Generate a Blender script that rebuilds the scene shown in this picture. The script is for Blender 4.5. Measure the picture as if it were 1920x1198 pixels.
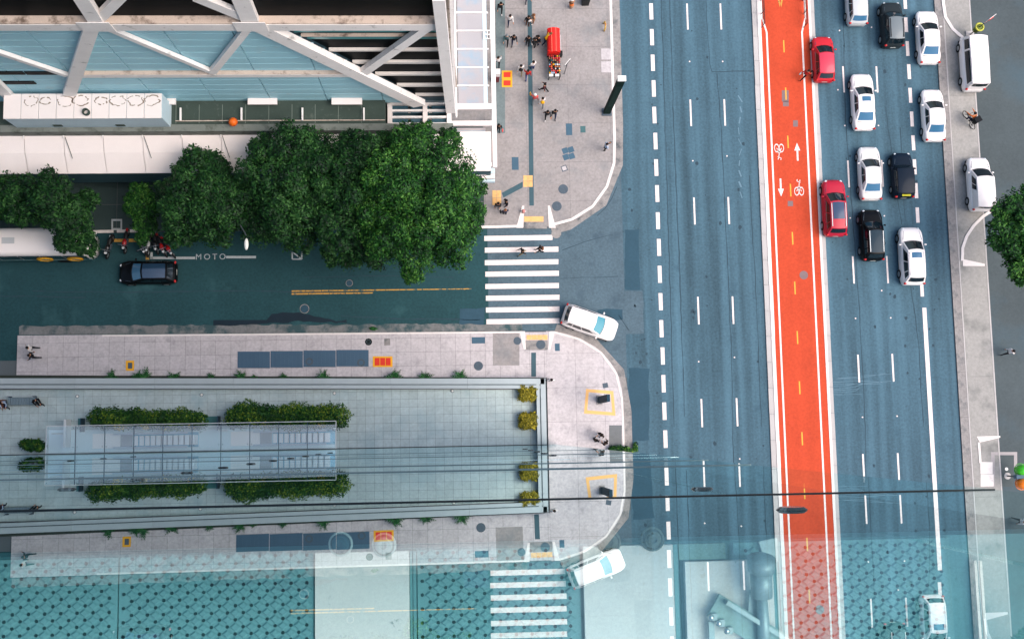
import bpy, bmesh, math, random
import numpy as np
from mathutils import Vector, Matrix
random.seed(7); RNG = np.random.default_rng(7)
for o in list(bpy.data.objects): bpy.data.objects.remove(o)
SC = bpy.context.scene; COL = SC.collection
rad = math.radians
# ------------------------------------------------------------------ camera
CAM_F = 2015.636; CAM_D = 0.881; CAM_H = 82.0
ROT = Matrix(((0.99874072, 0.01341537, -0.04834259), (-0.01846073, 0.99424988, -0.10548162), (0.04664954, 0.10624123, 0.99324550)))
cd = bpy.data.cameras.new('camera'); cam = bpy.data.objects.new('camera', cd); COL.objects.link(cam)
cam.matrix_world = Matrix.Translation((0, CAM_D, CAM_H)) @ ROT.to_4x4()
cd.sensor_fit = 'HORIZONTAL'; cd.sensor_width = 36; cd.lens = CAM_F / 1920 * 36; cd.clip_start = 0.1; cd.clip_end = 3000
SC.camera = cam
# ------------------------------------------------------------------ sky, sun, exposure
SUN_EL, SUN_AZ = rad(55), rad(113)
wd = bpy.data.worlds.new('World'); SC.world = wd; wd.use_nodes = True
nt = wd.node_tree; bgn = nt.nodes['Background']
sky = nt.nodes.new('ShaderNodeTexSky'); sky.sky_type = 'NISHITA'; sky.sun_disc = False
sky.sun_elevation = SUN_EL; sky.sun_rotation = SUN_AZ; sky.air_density = 1.0; sky.dust_density = 4.0; sky.ozone_density = 1.0
nt.links.new(sky.outputs[0], bgn.inputs[0]); bgn.inputs[1].default_value = 0.14
sl = bpy.data.lights.new('sun', 'SUN'); sl.energy = 1.5; sl.angle = rad(52); sl.color = (1.0, 0.90, 0.83)
sun = bpy.data.objects.new('sun', sl); COL.objects.link(sun)
sdir = Vector((math.sin(SUN_AZ) * math.cos(SUN_EL), math.cos(SUN_AZ) * math.cos(SUN_EL), math.sin(SUN_EL)))
sun.rotation_euler = sdir.to_track_quat('Z', 'Y').to_euler(); sun.location = (0, 0, 150)
SC.view_settings.view_transform = 'Standard'; SC.view_settings.look = 'None'; SC.view_settings.exposure = 0.92; SC.view_settings.gamma = 1
SC.render.engine = 'CYCLES'
# ------------------------------------------------------------------ surveying: a photo point on a level (z) or on an upright plane (y)
CP = Vector((0, CAM_D, CAM_H))
def ray(u, v): return ROT @ Vector(((u - 960) / CAM_F, -(v - 599) / CAM_F, -1.0))
def G(u, v, z=0.0):
    r = ray(u, v); return CP + r * ((z - CAM_H) / r.z)
def g2(u, v, z=0.0):
    p = G(u, v, z); return (p.x, p.y)
def UP(u, v, Y):
    r = ray(u, v); return CP + r * ((Y - CAM_D) / r.y)
# ------------------------------------------------------------------ materials
def lin(c):
    out = []
    for k in c:
        k /= 255.0; out.append(k / 12.92 if k <= 0.04045 else ((k + 0.055) / 1.055) ** 2.4)
    return out
ALB = 0.82
MATS = {}
def M(name, rgb, rough=0.75, var=0.12, scale=1.2, fine=0.10, fscale=22, metal=0.0, bump=0.0, spec=0.25, coat=0.0, stretch=(1, 1, 1), stain=None, streak=0.0, rnd=0.0, isl=0.0, speck=0.0):
    if name in MATS: return MATS[name]
    m = bpy.data.materials.new(name); m.use_nodes = True; n = m.node_tree.nodes; l = m.node_tree.links
    b = n['Principled BSDF']; c = [x * ALB for x in lin(rgb)]
    b.inputs['Roughness'].default_value = rough; b.inputs['Metallic'].default_value = metal
    b.inputs['Specular IOR Level'].default_value = spec; b.inputs['Coat Weight'].default_value = coat; b.inputs['Coat Roughness'].default_value = 0.08
    tc = n.new('ShaderNodeTexCoord'); mp = n.new('ShaderNodeMapping'); mp.inputs['Scale'].default_value = stretch
    l.new(tc.outputs['Object'], mp.inputs[0])
    def noise(s, d):
        t = n.new('ShaderNodeTexNoise'); t.inputs['Scale'].default_value = s; t.inputs['Detail'].default_value = d; t.inputs['Roughness'].default_value = 0.62
        l.new(mp.outputs[0], t.inputs['Vector']); return t.outputs['Fac']
    def mth(op, a, bb):
        t = n.new('ShaderNodeMath'); t.operation = op
        for i, x in enumerate((a, bb)):
            if isinstance(x, (int, float)): t.inputs[i].default_value = x
            else: l.new(x, t.inputs[i])
        return t.outputs[0]
    n1, n2 = noise(scale, 5), noise(fscale, 3)
    val = mth('ADD', 1.0, mth('MULTIPLY', mth('SUBTRACT', n1, 0.5), var * 3.2))
    val = mth('ADD', val, mth('MULTIPLY', mth('SUBTRACT', n2, 0.5), fine * 3.2))
    if streak:
        mp2 = n.new('ShaderNodeMapping'); mp2.inputs['Scale'].default_value = (1.0, 0.03, 1.0); l.new(tc.outputs['Object'], mp2.inputs[0])
        t = n.new('ShaderNodeTexNoise'); t.inputs['Scale'].default_value = 1.1; t.inputs['Detail'].default_value = 4; l.new(mp2.outputs[0], t.inputs['Vector'])
        val = mth('ADD', val, mth('MULTIPLY', mth('SUBTRACT', t.outputs['Fac'], 0.5), streak * 3.2))
    if speck:
        t = noise(3.4, 8); r1 = n.new('ShaderNodeMapRange'); r1.inputs[1].default_value = 0.60; r1.inputs[2].default_value = 0.70; l.new(t, r1.inputs[0])
        t2 = noise(0.35, 4); r2 = n.new('ShaderNodeMapRange'); r2.inputs[1].default_value = 0.42; r2.inputs[2].default_value = 0.62; l.new(t2, r2.inputs[0])
        val = mth('SUBTRACT', val, mth('MULTIPLY', mth('MULTIPLY', r1.outputs[0], r2.outputs[0]), speck))
    if rnd:
        oi = n.new('ShaderNodeObjectInfo'); val = mth('ADD', val, mth('MULTIPLY', mth('SUBTRACT', oi.outputs['Random'], 0.5), rnd * 2))
    if isl:
        gi = n.new('ShaderNodeNewGeometry'); val = mth('ADD', val, mth('MULTIPLY', mth('SUBTRACT', gi.outputs['Random Per Island'], 0.5), isl * 2))
    hs = n.new('ShaderNodeHueSaturation'); hs.inputs['Color'].default_value = (*c, 1); l.new(val, hs.inputs['Value'])
    out = hs.outputs[0]
    if stain:
        srgb, lo, hi, ss = stain
        t = noise(ss, 6); rmp = n.new('ShaderNodeMapRange'); rmp.inputs[1].default_value = lo; rmp.inputs[2].default_value = hi; l.new(t, rmp.inputs[0])
        mx = n.new('ShaderNodeMix'); mx.data_type = 'RGBA'; l.new(rmp.outputs[0], mx.inputs[0]); l.new(out, mx.inputs[6]); mx.inputs[7].default_value = (*[x * ALB for x in lin(srgb)], 1); out = mx.outputs[2]
    l.new(out, b.inputs['Base Color'])
    if bump:
        bp = n.new('ShaderNodeBump'); bp.inputs['Strength'].default_value = bump; bp.inputs['Distance'].default_value = 0.02; l.new(n2, bp.inputs['Height']); l.new(bp.outputs[0], b.inputs['Normal'])
    MATS[name] = m; return m
def GLASS(name, tint, refl, extra=0.0, ior=1.5, milky=0.0, milk=(200, 225, 240)):
    m = bpy.data.materials.new(name); m.use_nodes = True; n = m.node_tree.nodes; l = m.node_tree.links; n.clear()
    o = n.new('ShaderNodeOutputMaterial'); tr = n.new('ShaderNodeBsdfTransparent'); tr.inputs[0].default_value = (*tint, 1)
    gl = n.new('ShaderNodeBsdfGlossy'); gl.inputs['Color'].default_value = (*refl, 1); gl.inputs['Roughness'].default_value = 0.0
    lw = n.new('ShaderNodeFresnel'); lw.inputs[0].default_value = ior; ge = n.new('ShaderNodeNewGeometry')
    def mth(op, a, b):
        t = n.new('ShaderNodeMath'); t.operation = op; t.use_clamp = True
        for i, x in enumerate((a, b)):
            if isinstance(x, (int, float)): t.inputs[i].default_value = x
            else: l.new(x, t.inputs[i])
        return t.outputs[0]
    f = lw.outputs[0]; t = n.new('ShaderNodeMath'); t.operation = 'ADD'; t.inputs[1].default_value = 1.0; l.new(f, t.inputs[0])
    two = n.new('ShaderNodeMath'); two.operation = 'MULTIPLY'; two.inputs[1].default_value = 2.0; l.new(f, two.inputs[0])
    fr = mth('DIVIDE', two.outputs[0], t.outputs[0]); fr = mth('MAXIMUM', fr, extra)          # both faces of the pane
    front = mth('SUBTRACT', 1.0, ge.outputs['Backfacing']); fac = mth('MULTIPLY', fr, front)
    base = tr.outputs[0]
    if milky:
        df = n.new('ShaderNodeBsdfDiffuse'); df.inputs[0].default_value = (*lin(milk), 1); mk = n.new('ShaderNodeMixShader'); l.new(mth('MULTIPLY', front, milky), mk.inputs[0]); l.new(base, mk.inputs[1]); l.new(df.outputs[0], mk.inputs[2]); base = mk.outputs[0]
    mx = n.new('ShaderNodeMixShader'); l.new(fac, mx.inputs[0]); l.new(base, mx.inputs[1]); l.new(gl.outputs[0], mx.inputs[2]); l.new(mx.outputs[0], o.inputs[0])
    MATS[name] = m; return m
# ------------------------------------------------------------------ mesh builder
class MB:
    def __init__(s): s.v = []; s.f = []
    def add(s, vs, fs):
        b = len(s.v); s.v += [tuple(p) for p in vs]; s.f += [tuple(i + b for i in f) for f in fs]; return s
    def box(s, x0, x1, y0, y1, z0, z1):
        vs = [(x, y, z) for z in (z0, z1) for y in (y0, y1) for x in (x0, x1)]
        return s.add(vs, [(0, 2, 3, 1), (4, 5, 7, 6), (0, 1, 5, 4), (2, 6, 7, 3), (0, 4, 6, 2), (1, 3, 7, 5)])
    def prism(s, poly, z0, z1):
        a = sum(poly[i - 1][0] * poly[i][1] - poly[i][0] * poly[i - 1][1] for i in range(len(poly)))
        if a < 0: poly = poly[::-1]
        n = len(poly); vs = [(x, y, z0) for x, y in poly] + [(x, y, z1) for x, y in poly]
        return s.add(vs, [tuple(range(n - 1, -1, -1)), tuple(range(n, 2 * n))] + [(i, (i + 1) % n, n + (i + 1) % n, n + i) for i in range(n)])
    def beam(s, a, b, w, h, up=(0, 0, 1)):
        a, b, up = Vector(a), Vector(b), Vector(up); d = (b - a).normalized()
        x = d.cross(up)
        if x.length < 1e-4: x = d.cross(Vector((1, 0, 0)))
        x.normalize(); y = x.cross(d).normalized(); vs = []
        for p in (a, b):
            for i, j in ((-1, -1), (1, -1), (1, 1), (-1, 1)): vs.append(p + x * (i * w / 2) + y * (j * h / 2))
        return s.add(vs, [(3, 2, 1, 0), (4, 5, 6, 7), (0, 1, 5, 4), (1, 2, 6, 5), (2, 3, 7, 6), (3, 0, 4, 7)])
    def cone(s, a, b, r0, r1, n=10, cap=True):
        a, b = Vector(a), Vector(b); d = (b - a).normalized(); x = d.orthogonal().normalized(); y = d.cross(x); vs = []
        for p, r in ((a, r0), (b, r1)):
            for i in range(n):
                t = 2 * math.pi * i / n; vs.append(p + (x * math.cos(t) + y * math.sin(t)) * r)
        fs = [(i, (i + 1) % n, n + (i + 1) % n, n + i) for i in range(n)]
        if cap: fs += [tuple(range(n - 1, -1, -1)), tuple(range(n, 2 * n))]
        return s.add(vs, fs)
    def path(s, pts, radii, n=7):
        for i in range(len(pts) - 1): s.cone(pts[i], pts[i + 1], radii[i], radii[i + 1], n)
        return s
    def disc(s, c, r, z0, z1, n=20): return s.prism([(c[0] + r * math.cos(2 * math.pi * i / n), c[1] + r * math.sin(2 * math.pi * i / n)) for i in range(n)], z0, z1)
    def ring(s, c, r0, r1, z0, z1, n=22, sy=1.0, rot=0.0):
        vs = []
        for z in (z0, z1):
            for r in (r0, r1):
                for i in range(n):
                    t = 2 * math.pi * i / n; x, y = r * math.cos(t), r * sy * math.sin(t)
                    vs.append((c[0] + x * math.cos(rot) - y * math.sin(rot), c[1] + x * math.sin(rot) + y * math.cos(rot), z))
        fs = []
        for i in range(n):
            j = (i + 1) % n
            fs += [(2 * n + i, 3 * n + i, 3 * n + j, 2 * n + j), (n + i, n + j, 3 * n + j, 3 * n + i), (j, i, 2 * n + i, 2 * n + j)]
        return s.add(vs, fs)
    def ball(s, c, rx, ry=None, rz=None, nu=12, nv=8, z_lo=-1.0):
        ry = ry or rx; rz = rz or rx; vs = []; fs = []
        for j in range(nv + 1):
            t = math.acos(z_lo) * j / nv
            for i in range(nu):
                p = 2 * math.pi * i / nu; vs.append((c[0] + rx * math.sin(t) * math.cos(p), c[1] + ry * math.sin(t) * math.sin(p), c[2] + rz * math.cos(t)))
        for j in range(nv):
            for i in range(nu):
                k = (i + 1) % nu; fs.append((j * nu + i, (j + 1) * nu + i, (j + 1) * nu + k, j * nu + k))
        return s.add(vs, fs)
    def torus(s, c, R, r, axis='Y', n=20, m=8):
        vs = []; fs = []
        for i in range(n):
            a = 2 * math.pi * i / n
            for j in range(m):
                b = 2 * math.pi * j / m; q = R + r * math.cos(b); h = r * math.sin(b)
                p = {'Y': (q * math.cos(a), h, q * math.sin(a)), 'Z': (q * math.cos(a), q * math.sin(a), h), 'X': (h, q * math.cos(a), q * math.sin(a))}[axis]
                vs.append((c[0] + p[0], c[1] + p[1], c[2] + p[2]))
        for i in range(n):
            for j in range(m): fs.append((i * m + j, ((i + 1) % n) * m + j, ((i + 1) % n) * m + (j + 1) % m, i * m + (j + 1) % m))
        return s.add(vs, fs)
    def grid(s, fn, nu, nv):
        vs = [fn(i / nu, j / nv) for i in range(nu + 1) for j in range(nv + 1)]
        return s.add(vs, [(i * (nv + 1) + j, (i + 1) * (nv + 1) + j, (i + 1) * (nv + 1) + j + 1, i * (nv + 1) + j + 1) for i in range(nu) for j in range(nv)])
    def mesh(s, name, mat, smooth=False, fix=True):
        me = bpy.data.meshes.new(name); me.from_pydata(s.v, [], s.f)
        if fix:
            bm = bmesh.new(); bm.from_mesh(me); bmesh.ops.recalc_face_normals(bm, faces=bm.faces); bm.to_mesh(me); bm.free()
        me.materials.append(mat)
        if smooth: me.polygons.foreach_set('use_smooth', [True] * len(me.polygons))
        me.update(); return me
    def build(s, name, mat, parent=None, smooth=False, world=False, fix=True):
        if world and parent is not None:
            L = parent.location; s.v = [(x - L.x, y - L.y, z - L.z) for x, y, z in s.v]
        return ob(name, s.mesh(name, mat, smooth, fix), parent)
def ob(name, me, parent=None, loc=None):
    o = bpy.data.objects.new(name, me); COL.objects.link(o)
    if parent is not None: o.parent = parent
    if loc is not None: o.location = loc
    return o
def tag(o, label=None, cat=None, group=None, kind=None):
    if label: o['label'] = label
    if cat: o['category'] = cat
    if group: o['group'] = group
    if kind: o['kind'] = kind
    return o
def thing(name, label, cat, loc=(0, 0, 0), rz=0.0, group=None):
    o = bpy.data.objects.new(name, None); COL.objects.link(o); o.location = loc; o.rotation_euler = (0, 0, rz); o.empty_display_size = 0.3
    return tag(o, label, cat, group)
def struct(name, mb, mat): return tag(mb.build(name, mat), kind='structure')
def clip(poly, region):
    a = sum(region[i - 1][0] * region[i][1] - region[i][0] * region[i - 1][1] for i in range(len(region)))
    if a < 0: region = region[::-1]
    for i in range(len(region)):
        p, q = region[i - 1], region[i]; new = []
        side = lambda t: (q[0] - p[0]) * (t[1] - p[1]) - (q[1] - p[1]) * (t[0] - p[0])
        for k in range(len(poly)):
            c, d = poly[k - 1], poly[k]; sc, sd = side(c), side(d)
            if (sc >= 0) != (sd >= 0):
                t = sc / (sc - sd); new.append((c[0] + (d[0] - c[0]) * t, c[1] + (d[1] - c[1]) * t))
            if sd >= 0: new.append(d)
        poly = new
        if not poly: return []
    return poly
def area(p): return abs(sum(p[i - 1][0] * p[i][1] - p[i][0] * p[i - 1][1] for i in range(len(p)))) / 2
def resample(pl, step):
    pl = [Vector(p) for p in pl]; out = [pl[0]]; acc = 0.0
    for a, b in zip(pl, pl[1:]):
        L = (b - a).length; t = step - acc
        while t < L: out.append(a + (b - a) * (t / L)); t += step
        acc = (acc + L) % step
    if (out[-1] - pl[-1]).length > step * 0.3: out.append(pl[-1])
    else: out[-1] = pl[-1]
    return out
def strip_pieces(pl, w, z0, z1, step, name, mat, parent, gap=0.015, side=1):
    pts = resample([(p[0], p[1]) for p in pl], step); n = len(pts); off = []
    for i in range(n):
        d = (pts[min(i + 1, n - 1)] - pts[max(i - 1, 0)]).normalized(); off.append(pts[i] + Vector((-d.y, d.x)) * w * side)
    for i in range(n - 1):
        a, b, c, d = pts[i], pts[i + 1], off[i + 1], off[i]; L = (b - a).length
        if L < 0.05: continue
        t = gap / L / 2; e = random.uniform(0, 0.006)
        MB().prism([tuple(a.lerp(b, t)), tuple(a.lerp(b, 1 - t)), tuple(d.lerp(c, 1 - t)), tuple(d.lerp(c, t))], z0, z1 + e).build(name, mat, parent)
def quad(u0, v0, u1, v1, z=0.0): return [g2(u0, v0, z), g2(u1, v0, z), g2(u1, v1, z), g2(u0, v1, z)]
def flat(name, poly, z, mat, parent, h=0.006): return MB().prism(poly, z, z + h).build(name, mat, parent)
def copy_thing(o, loc, rz=None, **kw):
    c = o.copy(); COL.objects.link(c); c.location = loc
    if rz is not None: c.rotation_euler = (0, 0, rz)
    for ch in o.children:
        d = ch.copy(); COL.objects.link(d); d.parent = c
        for gch in ch.children: e = gch.copy(); COL.objects.link(e); e.parent = d
    for k, v in kw.items(): c[k] = v
    return c
# ================================================================== THE SETTING
ASPH = M('asphalt_avenue', (71, 101, 116), rough=0.85, var=0.10, scale=0.5, fine=0.26, fscale=5.5, streak=0.55, speck=0.42, bump=0.25, stain=((54, 82, 98), 0.60, 0.86, 0.55))
ASPH2 = M('asphalt_side_street', (36, 74, 80), rough=0.85, var=0.24, scale=0.22, speck=0.3, fine=0.24, fscale=5.5, bump=0.25, stain=((62, 104, 108), 0.58, 0.85, 0.35))  # darker asphalt; shade between the buildings is partly put into this tone
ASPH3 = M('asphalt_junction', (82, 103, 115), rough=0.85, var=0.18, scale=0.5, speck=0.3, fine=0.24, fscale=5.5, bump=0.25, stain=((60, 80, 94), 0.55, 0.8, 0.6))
PATCH = M('asphalt_patch', (52, 82, 98), rough=0.9, var=0.10, scale=0.8, fine=0.12, fscale=5.5)
LOT = M('asphalt_forecourt', (78, 88, 91), rough=0.85, var=0.22, scale=0.16, speck=.2, fine=0.14, fscale=5.5, stain=((74, 98, 110), 0.5, 0.75, 0.10))
CONC = M('concrete_paving', (196, 190, 192), rough=0.85, var=0.12, scale=0.9, speck=0.16, fine=0.20, fscale=5.5, rnd=0.035, stain=((150, 146, 150), 0.56, 0.82, 1.3))
CONC2 = M('concrete_paving_warm', (154, 149, 148), rough=0.85, var=0.14, scale=0.5, speck=0.22, fine=0.22, fscale=5.5, rnd=0.03, stain=((124, 128, 132), 0.52, 0.8, 0.45))
JOINT = M('joint_mortar', (112, 112, 114), rough=0.95)
GUTTER = M('gutter_concrete', (150, 146, 144), rough=0.9, var=0.2, scale=1.0, fine=0.22, fscale=5.5, stain=((84, 90, 94), 0.50, 0.70, 1.1))
KERB = M('kerb_white_paint', (236, 228, 224), rough=0.7, var=0.05, fine=0.08, fscale=5.5, stain=((170, 168, 168), 0.62, 0.8, 1.7))
KERBG = M('kerb_grey', (188, 184, 182), rough=0.8, var=0.12, scale=1.0, fine=0.16, rnd=0.05)
PAINT = M('road_paint_white', (238, 226, 222), rough=0.7, var=0.06, fine=0.16, fscale=5, stain=((168, 174, 178), 0.64, 0.84, 1.6))
YPAINT = M('road_paint_yellow', (206, 156, 72), rough=0.7, var=0.14, fine=0.3, fscale=6, stain=((60, 92, 92), .50, .64, 2.2))
RED = M('bike_lane_red', (198, 74, 44), rough=0.85, var=0.09, scale=0.4, fine=0.16, fscale=5.5, streak=.10, speck=.16, stain=((206, 78, 52), 0.58, 0.82, 0.7))
CRACK = M('sealed_crack_tar', (52, 72, 84), rough=0.9)
IRON = M('cast_iron', (78, 92, 104), rough=0.6, var=0.18, scale=6, fine=0.2, fscale=40)
IRONB = M('steel_blue_cover', (66, 98, 118), rough=0.55, var=0.12, scale=2, fine=0.1)
TACT = M('tactile_orange', (236, 186, 122), rough=0.8, var=0.10, fine=0.18, fscale=5.5)
DSTRIP = M('dark_paving_strip', (66, 94, 104), rough=0.8, var=0.10, fine=0.14)
PLAZA = M('plaza_stone', (188, 205, 206), rough=0.75, var=0.10, scale=0.5, fine=0.14, fscale=5.5, rnd=0.05, isl=0.05, stain=((162, 188, 194), 0.52, 0.75, 0.35))
COPE = M('coping_stone', (178, 190, 194), rough=0.7, var=0.06, fine=0.08, rnd=0.03)
DARKG = M('dark_soil', (24, 36, 34), rough=0.95)
BASE = M('ground_far', (96, 104, 108), rough=0.95, var=0.2, scale=0.05)

gpoly = [(-500, -500), (500, -500), (500, 500), (-500, 500)]
g = MB(); g.add([(x, y, -0.02) for x, y in gpoly], [(0, 1, 2, 3)]); struct('ground', g, BASE)
AVL, AVR = 12.75, 38.6
avenue = struct('avenue', MB().box(AVL, AVR, -220, 260, -0.015, 0.0), ASPH)
JX = 2.2
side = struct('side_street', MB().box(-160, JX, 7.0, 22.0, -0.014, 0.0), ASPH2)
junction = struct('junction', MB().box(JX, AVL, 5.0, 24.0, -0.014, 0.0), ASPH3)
RX0, RX1, RX2 = 38.6, G(1806, 600).x, G(1857, 600).x
fore = struct('forecourt', MB().box(RX2, 140, -120, 200, -0.014, 0.10), LOT)
BL_, BR_ = G(1449, 560).x, G(1541, 560).x
# ---- patches and sealed cracks
for q in ((1172, 430, 1199, 543), (1179, 690, 1217, 826), (1166, 545, 1206, 626), (862, 578, 908, 612), (1120, 580, 1168, 600)):
    par = avenue if q[0] > 1160 else junction
    p0 = quad(*q); p = []
    for i in range(4):
        a, b = p0[i], p0[(i + 1) % 4]; nseg = max(2, int(math.hypot(b[0] - a[0], b[1] - a[1]) / .5))
        for k in range(nseg): p.append((a[0] + (b[0] - a[0]) * k / nseg + random.uniform(-.06, .06), a[1] + (b[1] - a[1]) * k / nseg + random.uniform(-.06, .06)))
    if q[0] > 1160: p = [(max(x, AVL + 0.01), y) for x, y in p]
    flat('asphalt_patch', p, 0.0, PATCH if q[1] in (430, 690) else ASPH3 if q[1] == 545 else PATCH, par, 0.004)
def crack(pl, w, par, z=0.0, mat=CRACK):
    pts = []
    for p in resample([g2(*p) for p in pl], 0.9): pts.append(Vector((p.x + random.uniform(-.035, .035), p.y + random.uniform(-.035, .035))))
    m = MB()
    for a, b in zip(pts, pts[1:]):
        d = (b - a).normalized(); n = Vector((-d.y, d.x)) * w * random.uniform(.3, .7)
        m.prism([tuple(a - n), tuple(b - n), tuple(b + n), tuple(a + n)], z, z + 0.004)
    m.build('sealed_crack', mat, par)
for pl, w in (([(1240, 0), (1253, 430), (1264, 800)], .05), ([(1256, -5), (1262, 200), (1275, 520), (1284, 780)], .06), ([(1323, -5), (1331, 135), (1415, 133)], .05), ([(1344, 140), (1352, 240), (1360, 400), (1371, 650), (1376, 900)], .05),
              ([(1580, 0), (1586, 240), (1610, 560), (1621, 760), (1624, 900)], .05), ([(1688, 240), (1700, 480), (1722, 640), (1731, 800)], .05), ([(1660, 200), (1690, 420)], .04), ([(1405, 330), (1418, 560), (1428, 800)], .04)):
    crack(pl, w, avenue)
for pl, w in (([(60, 546), (250, 548), (420, 545), (640, 548)], .05), ([(570, 520), (700, 517), (850, 520)], .04), ([(640, 592), (760, 598), (900, 600)], .05), ([(0, 555), (160, 558)], .05)):
    crack(pl, w, side)
for pl in ([(1055, 470), (1090, 455), (1150, 440)], [(1050, 522), (1110, 520), (1160, 518)], [(1120, 405), (1140, 385), (1157, 350)], [(1160, 590), (1180, 620)]): crack(pl, .04, junction)
SCR = M('scrape_pale', (106, 136, 152), rough=.9)
for k in range(9):
    v = 708 + k * 4 + random.uniform(-2, 2); crack([(1556 + random.uniform(0, 8), v), (1600, v - 2 + random.uniform(-3, 3)), (random.uniform(1610, 1680), v - 5 + random.uniform(-5, 5))], .025, avenue, 0, SCR)
for k in range(10): crack([(1386 + random.uniform(-4, 4), 180 + k * 20), (1389 + random.uniform(-4, 4), 192 + k * 20)], random.uniform(.05, .12), avenue, 0, SCR)
rs = random.Random(3); spots = MB()
for k in range(160):
    x, y = rs.uniform(AVL + .5, AVR - .5), rs.uniform(-20, 36)
    if BL_ - .8 < x < BR_ + .8: continue
    r = rs.uniform(.03, .16); spots.prism([(x + r * rs.uniform(.6, 1.2) * math.cos(t * .9), y + r * 1.3 * rs.uniform(.6, 1.2) * math.sin(t * .9)) for t in range(7)], 0, .004)
sp = spots.build('oil_drips', CRACK, avenue); sp['kind'] = 'stuff'
# ---- avenue markings
def lane_dash(u, v, w, L, y0, per, ylo, yhi, mat=PAINT, par=avenue, z=0.0, name='lane_dash'):
    X = G(u, v).x; y = y0
    me = None
    k0 = math.ceil((ylo - y0) / per); k1 = math.floor((yhi - y0) / per)
    for k in range(k0, k1 + 1):
        jx = random.uniform(-.015, .015); yy = y0 + k * per
        if me is None:
            me = MB().box(-w / 2, w / 2, 0, L, 0, 0.006).mesh(name, mat)
        ob(name, me, par, (X + jx, yy + random.uniform(-.03, .03), z))
y600 = G(1240, 632).y; per = (G(1223, 7).y - G(1240, 600).y) / 12
lane_dash(1240, 600, 0.30, 1.33, y600, per, -36, 62)
for u, v in ((1309, 580), (1374, 580)):
    y8 = G(1289, 56).y; p7 = (G(1289, 8).y - G(1315, 748).y) / 4
    lane_dash(u, v, 0.13, 2.15, y8, p7, -36, 62)
for u, v in ((1600, 505), (1664, 505)):
    yb = G(1600, 532).y; p7 = (G(1578, 125).y - G(1622, 851).y) / 4
    lane_dash(u, v, 0.13, 2.15, yb, p7, -36, 62)
yb = G(1720, 418).y; p2_ = (G(1700, 121).y - G(1720, 389).y) / 6
lane_dash(1722, 430, 0.27, 1.22, yb, p2_, G(1730, 560).y, 62)
X = G(1733, 577).x; yt = G(1733, 577).y
MB().box(X - .16, X + .16, -34, yt, 0, 0.006).build('lane_line', PAINT, avenue)
for u, v in ((1456, 116), (1293, 116), (1355, 116), (1299, 302), (1363, 293), (1310, 678), (1377, 670), (1387, 860), (1574, 58), (1634, 52), (1571, 169), (1584, 236), (1647, 236), (1604, 597), (1670, 596), (1617, 782), (1682, 780), (1594, 409), (1658, 405), (1653, 545)):
    MB().disc(g2(u, v), .06, 0.0, 0.025, 8).build('reflective_stud', PAINT, avenue)
# ---- bicycle lane: raised strip with kerbs
BL, BR = G(1449, 560).x, G(1541, 560).x
lane = struct('bike_lane', MB().box(BL, BR, -220, 260, 0.0, 0.125), RED)
def run(x0, x1, ya, yb, z0, z1, name, mat, par): MB().box(x0, x1, ya, yb, z0, z1).build(name, mat, par)
for x0, x1, mt in ((BL - .27, BL, KERB), (BL - .68, BL - .27, KERBG), (BR, BR + .2, KERB), (BR + .2, BR + .5, KERBG)):
    y = -36.0; me = MB().box(0, x1 - x0, 0.008, 1.992, 0, 0.14 if mt is KERB else 0.10).mesh('kerb_stone', mt)
    if mt is KERB:
        me = MB().box(0, x1 - x0, 0.004, 3.996, 0, 0.14).mesh('kerb_stone', mt)
    st = 4.0 if mt is KERB else 2.0
    while y < 60: ob('kerb_stone', me, lane, (x0 + random.uniform(-.01, .01), y, 0.0)); y += st
Zl = 0.125
xl, xr = G(1459, 560).x, G(1527, 560).x
yA = G(1436, 62).y
for x, sgn in ((xl, 1), (xr, -1)):
    MB().prism([(x - .07, -36), (x + .07, -36), (x + .07, yA), (x - .07, yA)], Zl, Zl + .006).build('lane_line', PAINT, lane)
    MB().prism([(x - .07, yA), (x + .07, yA), (x + .07 - sgn * .33, yA + 1.2), (x - .07 - sgn * .33, yA + 1.2)], Zl, Zl + .006).build('lane_line', PAINT, lane)
    MB().prism([(x - .07 - sgn * .33, yA + 1.2), (x + .07 - sgn * .33, yA + 1.2), (x + .07 - sgn * .33, 62), (x - .07 - sgn * .33, 62)], Zl, Zl + .006).build('lane_line', PAINT, lane)
yb = G(1494, 645, Zl).y; p4 = (G(1468, 91, Zl).y - G(1506, 825, Zl).y) / 8
lane_dash(1494, 634, 0.11, 1.0, yb, p4, -36, 33, M('lane_paint_yellow', (232, 170, 70), var=.1, fine=.15, fscale=6), lane, Zl)
m = MB(); c = g2(1463, 2, Zl)
for s in (-1, 1): m.prism([(c[0] + s * .06, c[1] - .55), (c[0] + s * .30, c[1] + .5), (c[0] + s * .18, c[1] + .5), (c[0], c[1] - .25)], Zl, Zl + .006)
m.build('painted_arrow', YPAINT, lane)
def arrow(u, v, up):
    c = g2(u, v, Zl); s = 1 if up else -1
    P = [(-.07, -.72), (.07, -.72), (.07, .1), (.24, .1), (0, .72), (-.24, .1), (-.07, .1)]
    MB().prism([(c[0] + x, c[1] + s * y) for x, y in P], Zl, Zl + .006).build('painted_arrow', PAINT, lane)
arrow(1495, 285, True); arrow(1464, 352, False)
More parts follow.
